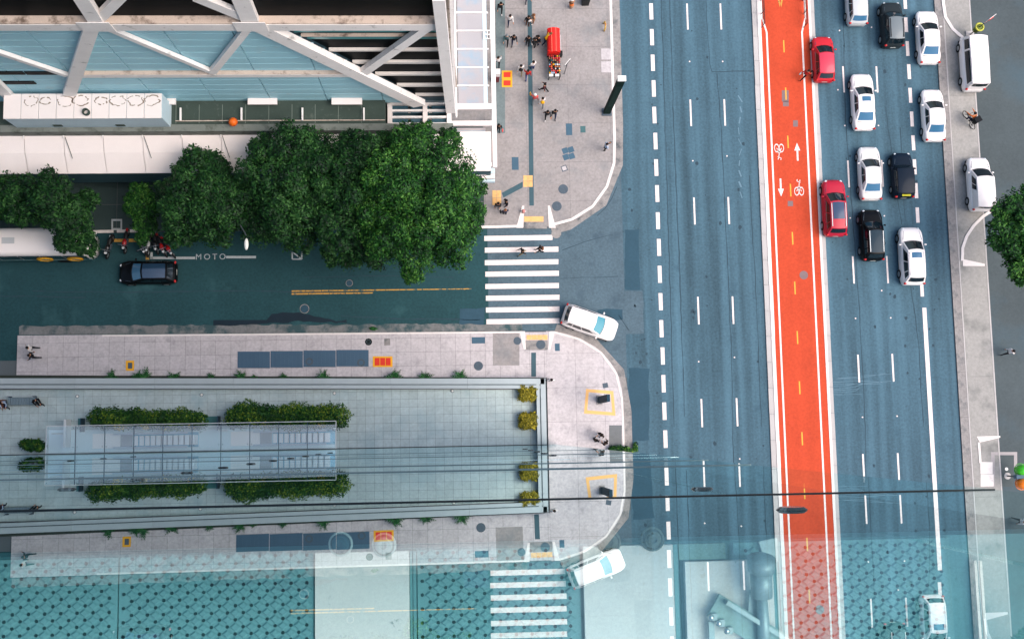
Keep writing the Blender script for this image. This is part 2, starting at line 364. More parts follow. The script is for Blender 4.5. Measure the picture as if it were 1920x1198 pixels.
def bike_mark(u, v, s):
    c = g2(u, v, Zl); m = MB(); T = lambda x, y: (c[0] + s * x, c[1] + s * y, Zl + .003)
    for x in (-.19, .19): m.ring(T(x, -.30)[:2], .15, .20, Zl, Zl + .006, 18, 1.75)
    for a, b in (((-.19, -.3), (0, .05)), ((.19, -.3), (0, .05)), ((-.1, .1), (.12, -.2)), ((.1, .1), (-.08, -.2)), ((0, .05), (.05, .42)), ((-.14, .52), (.14, .40)), ((-.14, .52), (-.1, .66)), ((.05, .42), (.12, .62))):
        m.beam(T(*a), T(*b), .055, .006)
    m.build('painted_bicycle', PAINT, lane)
bike_mark(1461, 285, -1); bike_mark(1498, 352, 1)
GREYP = M('lane_cover_grey', (132, 112, 112), rough=0.8, var=.1)
for q in ((1466, 170, 1479, 191), (1468, 190, 1479, 200), (1487, 226, 1496, 238), (1477, 377, 1487, 387)): flat('lane_cover', quad(*q, Zl), Zl, GREYP, lane, .005)
MB().disc(g2(1507, 516, Zl), .34, Zl, Zl + .008, 20).build('manhole_cover', GREYP, lane)
# ---- north pavement
NWk = [(1145, -60), (1147, 0), (1151.5, 170), (1153.5, 230), (1155, 286), (1153, 312), (1147, 335), (1136, 360), (1121, 382), (1102, 399), (1080, 412), (1056, 420), (1032, 425.6)]
NWw = [(978, 427), (909, 429), (700, 431), (400, 434), (-120, 440)]
nwp = [g2(*p) for p in NWk] + [g2(*p) for p in NWw] + [g2(-120, -60)]
nwp[0] = (nwp[0][0], 75); nwp[-1] = (nwp[-1][0], 75)
north = struct('north_pavement', MB().prism(nwp, -0.012, 0.104), JOINT)
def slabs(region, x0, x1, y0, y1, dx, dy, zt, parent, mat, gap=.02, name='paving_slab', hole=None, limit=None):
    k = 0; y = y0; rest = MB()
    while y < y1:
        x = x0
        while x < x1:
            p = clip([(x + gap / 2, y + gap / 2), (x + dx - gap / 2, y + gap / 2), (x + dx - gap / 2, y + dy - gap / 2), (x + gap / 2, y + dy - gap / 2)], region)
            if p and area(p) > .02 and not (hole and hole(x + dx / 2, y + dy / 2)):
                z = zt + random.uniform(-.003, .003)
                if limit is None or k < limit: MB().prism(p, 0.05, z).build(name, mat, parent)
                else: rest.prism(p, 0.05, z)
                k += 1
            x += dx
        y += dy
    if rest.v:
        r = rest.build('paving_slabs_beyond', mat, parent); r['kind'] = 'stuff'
xs = g2(930, 200)[0]
kin = [(x, y) for x, y in nwp]
slabs(kin, -1.2, 14, g2(990, 428)[1] - 1, 46, 3.3, 3.1, .12, north, CONC2, .014)
slabs(kin, -46, -1.2, g2(990, 428)[1] - 1, 24, 4.0, 3.1, .12, north, LOT if False else M('paving_painted_shade', (58, 76, 76), var=.15, fine=.15), .03)  # paving colour carries the shade of the gap between the trees
strip_pieces([g2(*p) for p in NWk], .20, 0, .135, 2.0, 'kerb_stone', KERB, north, .006, -1)
strip_pieces([g2(978, 427), g2(909, 429), g2(760, 430)], .20, 0, .135, 2.0, 'kerb_stone', KERB, north, .006, -1)
strip_pieces([g2(262, 436), g2(170, 438)], .22, 0, .135, 1.8, 'kerb_stone', KERB, north, .25, -1)
# gutter along the avenue and round the corner
gp = [(p[0], p[1]) for p in NWk]
strip_pieces([g2(*p) for p in gp], .62, -.01, .006, 3.2, 'gutter_slab', GUTTER, north, .01, 1)
# pedestrian ramps: flared white kerbs
def ramp(ul, ur, v_edge, v_in, par, z=.12):
    for u, s in ((ul, -1), (ur, 1)):
        p = [g2(u, v_edge, z), g2(u + s * 13, v_edge, z), g2(u + s * 2, v_in, z), g2(u - s * 2, v_in, z)]
        MB().prism(p, z - .02, z + .03).build('ramp_kerb', KERB, par)
ramp(981, 1029, 427.5, 386, north); ramp(984, 1029, 620, 655, None) if False else None
flat('tactile_paving', quad(983, 406, 1019, 416, .12), .123, TACT, north, .008)
flat('ramp_slab', quad(982, 417, 1026, 429, .12), .123, GUTTER, north, .006)
sx0, sx1 = 989, 997
flat('dark_strip', [g2(988.5, -40, .12), g2(996.5, -40, .12), g2(1001, 386, .12), g2(992.5, 386, .12)], .124, DSTRIP, north, .006)
flat('dark_strip', [g2(941, 362, .12), g2(980, 341, .12), g2(980, 352, .12), g2(944, 371, .12)], .124, DSTRIP, north, .006)
for q in ((981, 329, 999, 351), (923, 357, 940, 385)):
    u0, v0, u1, v1 = q
    for i in range(2):
        for j in range(2): flat('tactile_paving', quad(u0 + (u1 - u0) * i / 2 + .3, v0 + (v1 - v0) * j / 2 + .3, u0 + (u1 - u0) * (i + 1) / 2 - .3, v0 + (v1 - v0) * (j + 1) / 2 - .3, .12), .124, TACT, north, .012)
flat('dark_paving_band', quad(929, -30, 947, 250, .12), .121, M('dark_paving_band', (112, 126, 128), var=.16, fine=.2, fscale=5.5), north, .004)
for u, v, r in ((1056, 355, .38), (1044, 387, .38)):
    o = MB().disc(g2(u, v, .12), r, .12, .134, 20).build('manhole_cover', IRON, north); 
    MB().ring(g2(u, v, .12), r * .55, r * .65, .134, .142, 16).build('manhole_rib', IRON, o)
o = MB().disc(g2(1043, 438), .38, 0, .012, 20).build('manhole_cover', GUTTER, junction)
def cover(u, v, w, h, rot, mat, par, z=.12, name='access_cover', n=1):
    c = Vector(g2(u, v, z)); a, b = w / 24.6, h / 24.6; R2 = Matrix.Rotation(rad(rot), 2)
    f = [c + R2 @ Vector((x * a / 2, y * b / 2)) for x, y in ((-1, -1), (1, -1), (1, 1), (-1, 1))]
    o = MB().prism([tuple(p) for p in f], z, z + .009).build(name, mat, par)
    return o
cover(1067, 243, 12, 23, 0, IRONB, north); cover(1093, 243, 10, 13, 0, M('green_steel', (72, 108, 112)), north); cover(966, 307, 13, 25, 0, IRONB, north)
for dx_, dy_ in ((-5.5, -5), (5.5, -7), (-4, 7), (7, 5)): cover(1065 + dx_, 288 + dy_, 11, 11, 20, IRONB, north)
cover(1058, 316, 11, 11, 20, IRON, north); cover(1058, 316, 8, 8, 20, CONC, north, .130)
for v in (102, 126): cover(1138, v, 22, 22, 0, CONC, north, .12, 'inspection_slab')
# ---- south pavement (two convex pieces round the plaza)
SWk = [(1022, 621), (1039.7, 621.3), (1067, 627.5), (1089, 635.5), (1115, 649.5), (1131, 663), (1143, 678), (1153, 692), (1160, 707), (1166, 731), (1169, 767), (1170.5, 834)]
PW = 6.32; PY = 5.02
kb = [g2(*p) for p in SWk]; kb.append((kb[-1][0], -60))
kb = [p for p in kb if p[0] > PW + .26]
regB = [(PW + .25, g2(1022, 621)[1])] + kb + [(PW + .25, -60)]
yk = g2(975, 622)[1]; xk = g2(34, 630)[0]
wy = lambda x: 4.98 - (x - 6.4) * .0165
regA = [(xk, wy(xk) + .28), (xk, g2(34, 629)[1]), (g2(193, 628)[0], g2(193, 628)[1]), (PW + .25, yk), (PW + .25, wy(PW) + .1)]
south = struct('south_pavement', MB().prism(regB, -.012, .104).prism([(xk, PY - .1), (xk, yk + .02), (PW + .25, yk), (PW + .25, PY - .1)], -.012, .104), JOINT)
slabs(regA, xk, PW + .25, PY + .05, 9.2, 1.13, 1.06, .12, south, CONC, .016)
slabs(regB, PW + .25, 13, -16.5, 9.3, 2.2, 2.6, .12, south, CONC, .016)
strip_pieces([g2(193, 628), g2(500, 625.5), g2(975, 621.5)], .13, 0, .135, 2.5, 'kerb_stone', KERB, south, .004, -1)
strip_pieces(kb, .14, 0, .135, 2.0, 'kerb_stone', KERB, south, .004, -1)
strip_pieces(kb[:-1] + [(kb[-2][0], -20)], .62, -.01, .006, 3.0, 'gutter_slab', GUTTER, south, .01, 1)
def ramp2(ul, ur, v_edge, v_in, par, z=.12):
    for u, s in ((ul, -1), (ur, 1)):
        MB().prism([g2(u, v_edge, z), g2(u + s * 10, v_edge, z), g2(u + s * 2, v_in, z), g2(u - s * 2, v_in, z)], z - .02, z + .03).build('ramp_kerb', KERB, par)
ramp2(984, 1030, 621, 655, south)
for i in range(4): flat('tactile_paving', quad(987 + i * 10 + .3, 628, 997 + i * 10 - .3, 637, .12), .123, TACT, south, .012)
flat('ramp_slab', quad(985, 638, 1027, 656, .12), .1225, GUTTER, south, .005)
flat('dark_strip', quad(996, 661, 1005, 706, .12), .124, DSTRIP, south, .006)
for u, v, r, mt in ((691, 641, .27, DARKG), (970, 639, .30, IRON), (1014, 646, .36, IRON), (897, 686, .35, IRON)):
    o = MB().disc(g2(u, v, .12), r, .12, .136, 20).build('manhole_cover', mt, south)
    MB().ring(g2(u, v, .12), r * .5, r * .6, .136, .143, 16).build('manhole_rib', IRON, o)
cover(726, 641, 11, 13, 0, GUTTER, south); cover(897, 638, 25, 12, 0, IRONB, south); cover(1045, 651, 9, 14, 0, IRONB, south); cover(1135, 722.5, 10, 9, 10, IRON, south)
flat('worn_patch', quad(924, 624, 974, 685, .12), .1215, CONC2, south, .003)
flat('damp_patch', quad(1142, 797, 1166, 846, .12), .1225, M('damp_concrete', (112, 116, 118), var=.2, fine=.15), south, .003)
VENT = M('vent_grille_blue', (70, 98, 120), rough=.5, var=.08, fine=.1)
vent = None
for i in range(4):
    a = 445 + 61.7 * i
    o = flat('vent_panel', quad(a + .6, 659 - i, a + 61.1, 690 - i, .12), .124, VENT, south, .012)
    for k in range(8):
        MB().prism(quad(a + 3 + k * 7.3, 661 - i, a + 5.2 + k * 7.3, 688 - i, .12), .136, .150).build('vent_slat', VENT, o)
for u in (580, 677): 
    MB().ring(g2(u, 680 if u > 600 else 678, .12), .16, .30, .137, .156, 18).build('vent_lid', IRON, south)
REDP = M('red_plate', (226, 58, 40), rough=.6, var=.06); YEL = M('yellow_frame', (240, 176, 44), rough=.6, var=.06)
def red_box(u0, v0, u1, v1, n, par, vert=False):
    o = flat('yellow_frame', quad(u0, v0, u1, v1, .12), .124, YEL, par, .010)
    for i in range(n):
        if vert: q = quad(u0 + 3.2, v0 + (v1 - v0) * i / n + 3, u1 - 3.2, v0 + (v1 - v0) * (i + 1) / n - 3, .12)
        else:
            w = (u1 - u0 - 6) / n; q = quad(u0 + 3 + w * i + .6, v0 + 3, u0 + 3 + w * (i + 1) - .6, v1 - 3, .12)
        MB().prism(q, .134, .142).build('red_plate', REDP, o)
red_box(699, 668, 736, 688, 3, south); red_box(941, 133, 960.5, 164, 2, north, True)
o = flat('yellow_frame', quad(236, 676, 251.5, 695, .12), .124, YEL, south, .010); MB().prism(quad(240, 680, 248, 691, .12), .134, .142).build('cover_plate', IRON, o)
# broken concrete gutter along the side street
top = []; bot = []
u = 36.0
while u < 985:
    top.append(g2(u, 611 - (u - 36) * .004 + random.uniform(-1.8, 1.6))); bot.append(g2(u, 627.5 - (u - 36) * .0062)); u += random.uniform(6, 16)
m = MB()
for i in range(len(top) - 1): m.prism([top[i], top[i + 1], bot[i + 1], bot[i]], 0, .006)
m.build('broken_gutter', M('broken_gutter_concrete', (122, 124, 124), var=.25, scale=.8, fine=.25, fscale=5, stain=((58, 84, 88), .48, .62, .7)), side)
m = MB(); pts = []
for k in range(26):
    u = 400 + k * 10; pts.append((u, 593 + 8 * math.sin(k * .33) + random.uniform(-2, 2), 603 + 4 * math.sin(k * .21 + 1) + random.uniform(-2, 2)))
for a, b in zip(pts, pts[1:]): m.prism([g2(a[0], a[1] if a[0] > 500 else 600), g2(b[0], b[1] if b[0] > 500 else 600), g2(b[0], b[2] + 4), g2(a[0], a[2] + 4)], 0.007, .011)
m.build('wet_patch', M('wet_asphalt', (22, 40, 50), rough=.35, var=.2), side)
# crosswalk, yellow line, MOTO bay
for i, (v, u0, u1) in enumerate(((446, 908, 1036), (468, 909, 1047), (491.5, 909, 1047), (513, 910, 1048), (536, 910, 1048), (558, 911, 1049), (580, 911, 1049), (602, 912, 1049))):
    p = [g2(u0, v - 3.4), g2(u1, v - 5.4), g2(u1, v + 4.2), g2(u0, v + 6.0)]
    flat('zebra_stripe', p, 0.001, PAINT, junction, .006)
for u in (547,):
    for dv, e in ((0, 885), (5.2, 700)):
        k = 547.0
        while k < e:
            w = random.uniform(22, 46); k2 = min(k + w, e)
            flat('yellow_line', [g2(k, 544.6 + dv - (k - 547) * .011), g2(k2 - 1, 544.6 + dv - (k2 - 547) * .011), g2(k2 - 1, 547.4 + dv - (k2 - 547) * .011 - (k2 - 547) * .004), g2(k, 547.4 + dv - (k - 547) * .011 - (k - 547) * .004)], 0.001, YPAINT, side, .005); k = k2
DPAINT = M('road_paint_worn', (190, 196, 198), rough=.75, var=.12, fine=.2, fscale=8)
for q in ((284, 481.5, 366, 486), (424, 480, 480, 484.5), (282, 473, 286.5, 486)): flat('bay_line', quad(*q), .001, DPAINT, side, .006)
flat('bay_mark', quad(273, 476, 280, 487), .001, YPAINT, side, .006); flat('bay_mark', quad(214, 448, 258, 454), .001, YPAINT, side, .006)
for a, b in (((548, 473), (548, 486)), ((548, 486), (566, 486)), ((550, 474), (566, 486)), ((566, 473), (566, 486))):
    MB().beam(G(*a, .004), G(*b, .004), .10, .006).build('bay_mark', DPAINT, side)
for i in range(4):
    q = ((209, 411, 229, 414.5), (209, 428, 229, 432), (209, 414.5, 212, 428), (226, 414.5, 229, 428))[i]
    flat('tree_pit_frame', quad(*q, .12), .124, DPAINT, north, .01)
def lettering(txt, u, v, size, mat, parent, z):
    cu = bpy.data.curves.new('t', 'FONT'); cu.body = txt; cu.size = size; cu.space_character = 1.45; cu.align_x = 'CENTER'; cu.align_y = 'CENTER'; cu.extrude = .003
    t = bpy.data.objects.new('t', cu); COL.objects.link(t); dg = bpy.context.evaluated_depsgraph_get(); me = bpy.data.meshes.new_from_object(t.evaluated_get(dg)); bpy.data.objects.remove(t)
    me.materials.clear(); me.materials.append(mat); c = g2(u, v); o = ob('painted_lettering', me, parent, (c[0], c[1], z + .004)); return o
lettering('MOTO', 395, 482, .62, DPAINT, side, 0.0)
for u, v, r in ((655, 531, .27), (571, 579, .36)):
    o = MB().disc(g2(u, v), r * .8, 0, .006, 20).build('manhole_cover', PATCH, side); MB().ring(g2(u, v), r * .85, r, 0, .008, 22).build('manhole_rim', GUTTER, o)
# ---- right-hand pavement of the avenue
RX0, RX1, RX2 = 38.6, G(1806, 600).x, G(1857, 600).x
east = struct('east_pavement', MB().box(RX0, RX2, -120, 200, -.012, .085), JOINT)
y = -30.0; me = MB().box(0, RX1 - RX0 - .12, .01, 3.49, .05, .10).mesh('gutter_slab', GUTTER)
while y < 46: ob('gutter_slab', me, east, (RX0, y, 0)); y += 3.5
y = -30.0; me = MB().box(0, .10, .005, 1.745, .05, .115).mesh('kerb_stone', KERBG)
while y < 46: ob('kerb_stone', me, east, (RX1 - .12, y, 0)); y += 1.75
EASTC = M('east_concrete', (158, 156, 152), var=.13, scale=.5, fine=.18, fscale=5.5, stain=((106, 108, 106), .5, .75, .5), rnd=.05)
ys = [-30, -14, -6, G(1880, 705).y, G(1855, 498).y, 18, G(1850, 322).y, G(1850, 180).y, 36, 46]
for a, b in zip(ys, ys[1:]): MB().box(RX1 - .01, RX2 - .12, a + .01, b - .01, .05, .112).build('paving_slab', EASTC, east)
y = -30.0; me = MB().box(0, .11, .005, 1.745, .05, .125).mesh('kerb_stone', KERBG)
while y < 46: ob('kerb_stone', me, east, (RX2 - .11, y, 0)); y += 1.75
pl = [g2(1768, -40), g2(1769, 0), g2(1773, 32), g2(1784, 52), g2(1802, 68), g2(1815, 78)]
strip_pieces(pl, .24, .1, .17, 1.1, 'kerb_stone', KERB, east, .006, -1)
pl = [g2(1861, 397), g2(1845, 407), g2(1828, 423), g2(1814, 443), g2(1806, 465), g2(1805, 490)]
strip_pieces(pl, .22, .1, .17, 1.0, 'kerb_stone', KERB, east, .006, -1)
MB().prism([g2(1805, 486, .11), g2(1846, 495, .11), g2(1846, 499, .11), g2(1805, 499, .11)], .11, .15).build('ramp_kerb', KERB, east)
MB().prism([g2(1831, 818, .11), g2(1875, 817, .11), g2(1875, 820, .11), g2(1837, 829, .11)], .11, .15).build('ramp_kerb', KERB, east)
MB().prism([g2(1833, 829, .11), g2(1837, 829, .11), g2(1840, 866, .11), g2(1836, 868, .11)], .11, .15).build('ramp_kerb', KERB, east)
for i in range(2): flat('white_slab', quad(1838 + i * .6, 866 + i * 23, 1861 + i * 2, 888.4 + i * 23, .11), .113, KERB, east, .012)
EF = M('east_frame_stone', (168, 162, 162), var=.1, fine=.15)
for q in ((1858, 847, 1907, 853), (1858, 853, 1865, 912), (1901, 853, 1907, 880)): flat('paving_frame', quad(*q, .10), .102, EF, fore, .012)
flat('paving_dark', quad(1866, 854, 1900, 912, .10), .101, M('dark_forecourt_panel', (78, 88, 90), var=.15, fine=.12), fore, .006)
for x in (47, 52): crack([], .03, fore) if False else None
# ================================================================== PLAZA with low wall, canopy and stairs
plaza = struct('plaza', MB().prism([(-60, .02), (-60, wy(-60) - .3), (PW - .3, wy(PW) - .3), (PW - .3, .02)], -.012, .06), JOINT)
reg = [(-38, .03), (-38, wy(-38) - .78), (PW - .62, wy(PW) - .78), (PW - .62, .03)]
stairs_px = ((178, 812, 366, 846), (432, 808, 620, 840))
slabs(reg, -38, PW - .5, .03, 6.2, .655, .60, .085, plaza, PLAZA, .014, 'paving_tile', None, 300)
SHJ = M('coping_joint', (96, 110, 114), rough=.9)
wall = thing('low_stone_wall', 'long pale stone wall with coping edging the plaza below the glass tower', 'wall', (-15, 5.2, 0))
w = MB(); n = 9; xs_ = [-46 + (PW + 46) * i / n for i in range(n + 1)]
for a, b in zip(xs_, xs_[1:]):
    MB().prism([(a + .01, wy(a) - .70), (b - .01, wy(b) - .70), (b - .01, wy(b) - .06), (a + .01, wy(a) - .06)], -.01, .78).build('wall_panel', COPE, wall, world=True)
    MB().prism([(a + .008, wy(a) - .42), (b - .008, wy(b) - .42), (b - .008, wy(b)), (a + .008, wy(a))], .78, .86).build('coping_stone', COPE, wall, world=True)
    MB().prism([(a + .008, wy(a) - .76), (b - .008, wy(b) - .76), (b - .008, wy(b) - .50), (a + .008, wy(a) - .50)], .70, .79 + .02).build('coping_stone', COPE, wall, world=True)
MB().prism([(-46, wy(-46) - .50), (PW - .4, wy(PW) - .50), (PW - .4, wy(PW) - .42), (-46, wy(-46) - .42)], .5, .782).build('shadow_joint', SHJ, wall, world=True)
wall2 = thing('low_stone_wall', 'short pale stone wall closing the right end of the plaza beside the yellow shrubs', 'wall', (PW, 2.4, 0))
ya = wy(PW)
for a, b in ((.03, 1.75), (1.75, 3.4), (3.4, ya)):
    MB().box(PW - .58, PW - .02, a + .005, b - .005, -.01, .78).build('wall_panel', COPE, wall2, world=True)
    MB().box(PW - .30, PW + .08, a + .005, b - .005, .781, .86).build('coping_stone', COPE, wall2, world=True)
    MB().box(PW - .62, PW - .38, a + .005, b - .005, .70, .815).build('coping_stone', COPE, wall2, world=True)
MB().box(PW - .38, PW - .30, .03, ya, .5, .783).build('shadow_joint', SHJ, wall2, world=True)
tr_ = [(-40, wy(-40)), (PW, wy(PW)), (PW, wy(PW) + .1), (-40, wy(-40) + .28)]
tag(MB().prism(tr_, .06, .11).build('planting_trough', M('trough_soil', (54, 62, 56), rough=.95, var=.2, scale=3)), kind='structure')
LAMPM = M('lamp_white', (240, 240, 236), rough=.3)
for i, (u, v) in enumerate(((145, 743), (378, 740), (627, 737), (848, 733))):
    t = thing('ground_spotlight', 'small white round spotlight set in plaza paving, %s from the left' % ('first', 'second', 'third', 'fourth')[i], 'light', (*g2(u, v, .09), .085), group='plaza spotlights')
    MB().disc((0, 0), .13, 0, .03, 12).build('collar', IRON, t); MB().ball((0, 0, .03), .10, .10, .06, 10, 4, 0.0).build('lens', LAMPM, t, True)
UNDER = M('canopy_apron', (218, 242, 250), rough=.6, var=.05, scale=.8)
flat('entrance_apron', [(G(92, 800, .1).x, .12), (G(628, 800, .1).x, .12), (G(628, 800, .1).x, G(628, 803, .1).y), (G(92, 800, .1).x, G(92, 806, .1).y)], .0875, UNDER, plaza, .004)
# ---- steps under the canopy
LAND = M('landing_white', (255, 250, 248), rough=.6, var=.04)
STEP = M('stair_tread', (246, 250, 254), rough=.6, var=.06); STAIRD = M('stair_riser', (120, 190, 220), rough=.6, var=.05)
RAILM = M('stair_rail', (206, 214, 220), rough=.3, metal=.6)
for i, (u0, ul, u1, va, vb) in enumerate(((174, 226, 372, 813, 846), (433, 487, 628, 809, 842))):
    A, B = G(u0, va, .1), G(u1, vb, .1); Lx = G(ul, va, .1).x; y0, y1 = max(B.y, .35), A.y
    t = thing('stairway', 'stairs with white landing under the %s half of the glass canopy' % ('left', 'right')[i], 'stairs', (A.x, (y0 + y1) / 2, .085), group='stairs under canopy')
    MB().box(A.x, Lx, y0, y1, .0875, .13).build('landing', LAND, t, world=True)
    MB().box(Lx + .02, Lx + .9, y0 + .1, y1 - .1, .085, .115).build('grille', M('grille_grey', (150, 160, 168), var=.1), t, world=True)
    MB().box(Lx + .95, B.x, y0, y1, .085, .10).build('stair_base', STAIRD, t, world=True)
    k = 0; x = Lx + 1.0
    while x < B.x - .3:
        MB().box(x, x + .30, y0 + .16, y1 - .22, .10, .16 + k * .085).build('step', STEP, t, world=True); x += .44; k += 1
    for y in (y0 + .04, y1 - .06): MB().beam((Lx - .4, y, .5), (B.x - .5, y, .5 + k * .08), .12, .06).build('handrail', RAILM, t, world=True)
# ---- glass canopy
CG = GLASS('canopy_glass', (.93, .99, 1.0), (.9, .97, 1), .08, 1.5, .23, (240, 252, 255))
can = thing('glass_canopy', 'long pale blue glass canopy in ten panels over the plaza stairs', 'canopy', (-20, 1, 0))
CZ = 3.0; c0, c1 = G(87, 800, CZ), G(630, 796, CZ)
FR = M('canopy_steel', (54, 84, 100), rough=.4, metal=.4); FRW = M('canopy_steel_white', (220, 226, 228), rough=.4)
for i in range(10):
    a = c0.x + (c1.x - c0.x) * i / 10; b = c0.x + (c1.x - c0.x) * (i + 1) / 10
    p = MB().box(a + .02, b - .02, .06, c0.y + (c1.y - c0.y) * i / 10, CZ, CZ + .03).build('glass_panel', CG, can, world=True)
    for yy in (.5, c0.y - .12):
        for xx in (a + .14, b - .14): MB().disc((xx, yy), .03, CZ + .032, CZ + .05, 8).build('bolt', FR, p, world=False).location = (-can.location.x + can.location.x, 0, 0)
for ch in can.children:
    for g_ in ch.children: g_.location = (-can.location.x, -can.location.y, 0)
for i in range(11):
    a = c0.x + (c1.x - c0.x) * i / 10; MB().box(a - .018, a + .018, .05, c0.y + .02, CZ - .10, CZ + .034).build('rib', FR if 0 < i < 10 else FRW, can, world=True)
MB().box(c0.x, c1.x, c0.y + .02, c0.y + .07, CZ - .06, CZ + .04).build('edge_beam', FRW, can, world=True)
for i in (0, 3, 6, 10):
    a = c0.x + (c1.x - c0.x) * i / 10 + (.35 if i == 0 else -.2); MB().cone((a, 1.5, .08), (a, 1.5, CZ - .1), .05, .05, 10).build('post', FRW, can, world=True)
MB().box(c0.x + .55, c0.x + .72, .5, c0.y + .55, .09, 1.2).build('ticket_post', FRW, can, world=True)
PLB = M('planter_box', (120, 140, 148), rough=.8, var=.08)
GPL = M('glass_plate_green', (84, 138, 138), rough=.2, var=.05)
for i, (u0, v0, u1, v1, nm) in enumerate(((146, 784, 158, 800, 'left'), (382, 780, 412, 797, 'middle'))):
    a, b = G(u0, v1, .1), G(u1, v0, .1); t = thing('glass_balustrade', 'teal glass balustrade panel at the %s end of a hedge by the canopy' % nm, 'balustrade', (a.x, a.y, .085), group='balustrades')
    MB().box(a.x, b.x, a.y, b.y, .086, .12).build('base_plate', GPL, t, world=True)
    MB().box(b.x, b.x + .06, a.y - .4, b.y, .086, 1.0).build('upright', FR, t, world=True)
# ================================================================== THE GLASS TOWER (camera side), its right edge at TX
TX = 7.25
PANE = GLASS('facade_glass', (.86, .98, .98), (.84, .97, .98), .50, 1.5)
tower = thing('glass_tower', 'tall glass curtain wall tower mirroring the street along the lower edge', 'building', (-20, -10, 0))
INT = M('tower_interior', (24, 58, 66), rough=.9, var=.1)
MB().box(-75, TX - .08, -26, -.35, -.01, 69.9).build('core', INT, tower, world=True)
rows = [0.15, 5, 10, 16, 22, 28, 33, 38, 42, 46, 50.4, 55.1, 67.5, 79.0]
cols = [-72.7, -61.8, -50.9, -40.0, -29.1, -18.2, -7.35, 3.58, TX]
GASKL = M('gasket_grey', (112, 132, 136), rough=.7)
GASK = M('gasket_dark', (30, 40, 44), rough=.5)
for j in range(len(rows) - 1):
    for i in range(len(cols) - 1):
        a, b, z0, z1 = cols[i] + .001, cols[i + 1] - .001, rows[j] + .001, rows[j + 1] - .001
        o = MB().box(-(b - a) / 2, (b - a) / 2, -.025, 0, -(z1 - z0) / 2, (z1 - z0) / 2).build('pane', PANE, tower)
        o.location = ((a + b) / 2 + 20, 10.0, (z0 + z1) / 2)
        tilt = {12: 0.0, 11: -.0015}.get(j, random.uniform(-.0006, .0006) - .0008 * (j > 6)); tilt += random.uniform(-.0002, .0002)
        o.rotation_euler = (tilt, 0, random.uniform(-.0004, .0004))
for j in (5, 7, 10, 11, 12):
    MB().box(cols[0], TX, -.03, .014, rows[j] - (.016 if j > 11 else .009), rows[j] + (.016 if j > 11 else .009)).build('gasket', GASK if j > 11 else GASKL, tower, world=True)
STEELD = M('fitting_steel', (120, 132, 136), rough=.25, metal=.8)
fit = MB().cone((0, 0, 0), (0, .03, 0), .17, .13, 22).mesh('spider_fitting', STEELD); arm = MB().cone((0, -.03, 0), (0, .02, 0), .05, .05, 10).mesh('fitting_pin', GASK)
for x in (-18.2, -7.35, 3.58):
    for z in (70.3, 65.9, 61.4, 57.0, 52.6, 48.2, 43.8, 39.4, 35, 30.6, 26, 21):
        if x > 0 and 40 < z < 65: continue
        f = ob('spider_fitting', fit, tower, (x + 20, 10.004, z)); ob('fitting_pin', arm, f)
# ---- terrace behind the glass
TZ = 70.45
TEAL = M('terrace_base', (40, 110, 120), rough=.8, var=.15, scale=3, fine=.1)
terr = tag(MB().box(-30, TX - .1, -14, -.30, 69.9, TZ - .06).build('terrace', M('terrace_screed', (104, 160, 168), rough=.8, var=.2)), kind='structure')
MATC = M('drain_mat_teal', (116, 172, 178), rough=.7, var=.10, scale=4, fine=.12, fscale=40)
DOT = M('drain_hole', (16, 50, 56), rough=.9, var=.0)
SLABW = M('terrace_slab', (246, 246, 242), rough=.85, var=.06, scale=2, fine=.10, fscale=30, stain=((150, 166, 166), .66, .74, 7))
def tp(u, v, z=TZ): return g2(u, v, z)
S29 = (tp(1029, 1100)[0] - tp(1000, 1100)[0]); SR = (tp(1000, 1100)[1] - tp(1000, 1126)[1])
dia = MB(); a_, b_ = S29 * .40, SR * .34
dia.add([(-a_, 0, 0), (0, -b_, 0), (a_, 0, 0), (0, b_, 0), (-a_ * .6, 0, .02), (0, -b_ * .6, .02), (a_ * .6, 0, .02), (0, b_ * .6, .02)], [(0, 1, 5, 4), (1, 2, 6, 5), (2, 3, 7, 6), (3, 0, 4, 7), (4, 5, 6, 7)])
dia_me = dia.mesh('raised_diamond', MATC); dcount = 0
def drain_mat(name_label, u0, u1, v0, v1=1215):
    global dcount
    y1 = min(tp(u0, v0)[1], -.32); y0 = tp(u0, v1)[1]; x0 = tp(u0, 1100)[0]; x1 = tp(u1, 1100)[0]
    t = thing('drainage_mat', name_label, 'mat', (x0, y0, TZ), group='drainage mats on the terrace')
    MB().box(0, x1 - x0, 0, y1 - y0, -.055, 0).build('mat_sheet', MATC, t)
    holes = MB(); rest = MB(); r = 0; y = SR * .3
    while y < y1 - y0 - .02:
        x = S29 * (.3 if r % 2 else .8)
        while x < x1 - x0 - S29 * .2:
            if x > .03: holes.disc((x, y), S29 * .115, 0, .004, 10)
            xd = x + S29 * .5
            if xd < x1 - x0 - a_ and dcount < 300: ob('raised_diamond', dia_me, t, (xd, y, 0)); dcount += 1
            elif xd < x1 - x0 - a_: rest.add([(p[0] + xd, p[1] + y, p[2]) for p in dia.v], dia.f)
            x += S29
        y += SR / 2; r += 1
    h = holes.build('drain_holes', DOT, t, fix=False); h['kind'] = 'stuff'
    if rest.v: q = rest.build('raised_diamonds', MATC, t, fix=False); q['kind'] = 'stuff'
    return t
drain_mat('teal drainage mat at the far left of the lower edge', -30, 221, 985)
drain_mat('teal drainage mat left of the narrow white slab, right of a seam', 223.5, 588, 978)
drain_mat('teal drainage mat between the two white slabs, under the mirrored zebra crossing', 783, 1088, 968)
drain_mat('large teal drainage mat under the mirrored red lane and right carriageway', 1462, 1784, 962)
drain_mat('small square teal drainage mat above the steel davit arm', 1378, 1455, 966, 1040)
SEAM = M('terrace_channel', (110, 166, 172), rough=.6, metal=.2, var=.1)
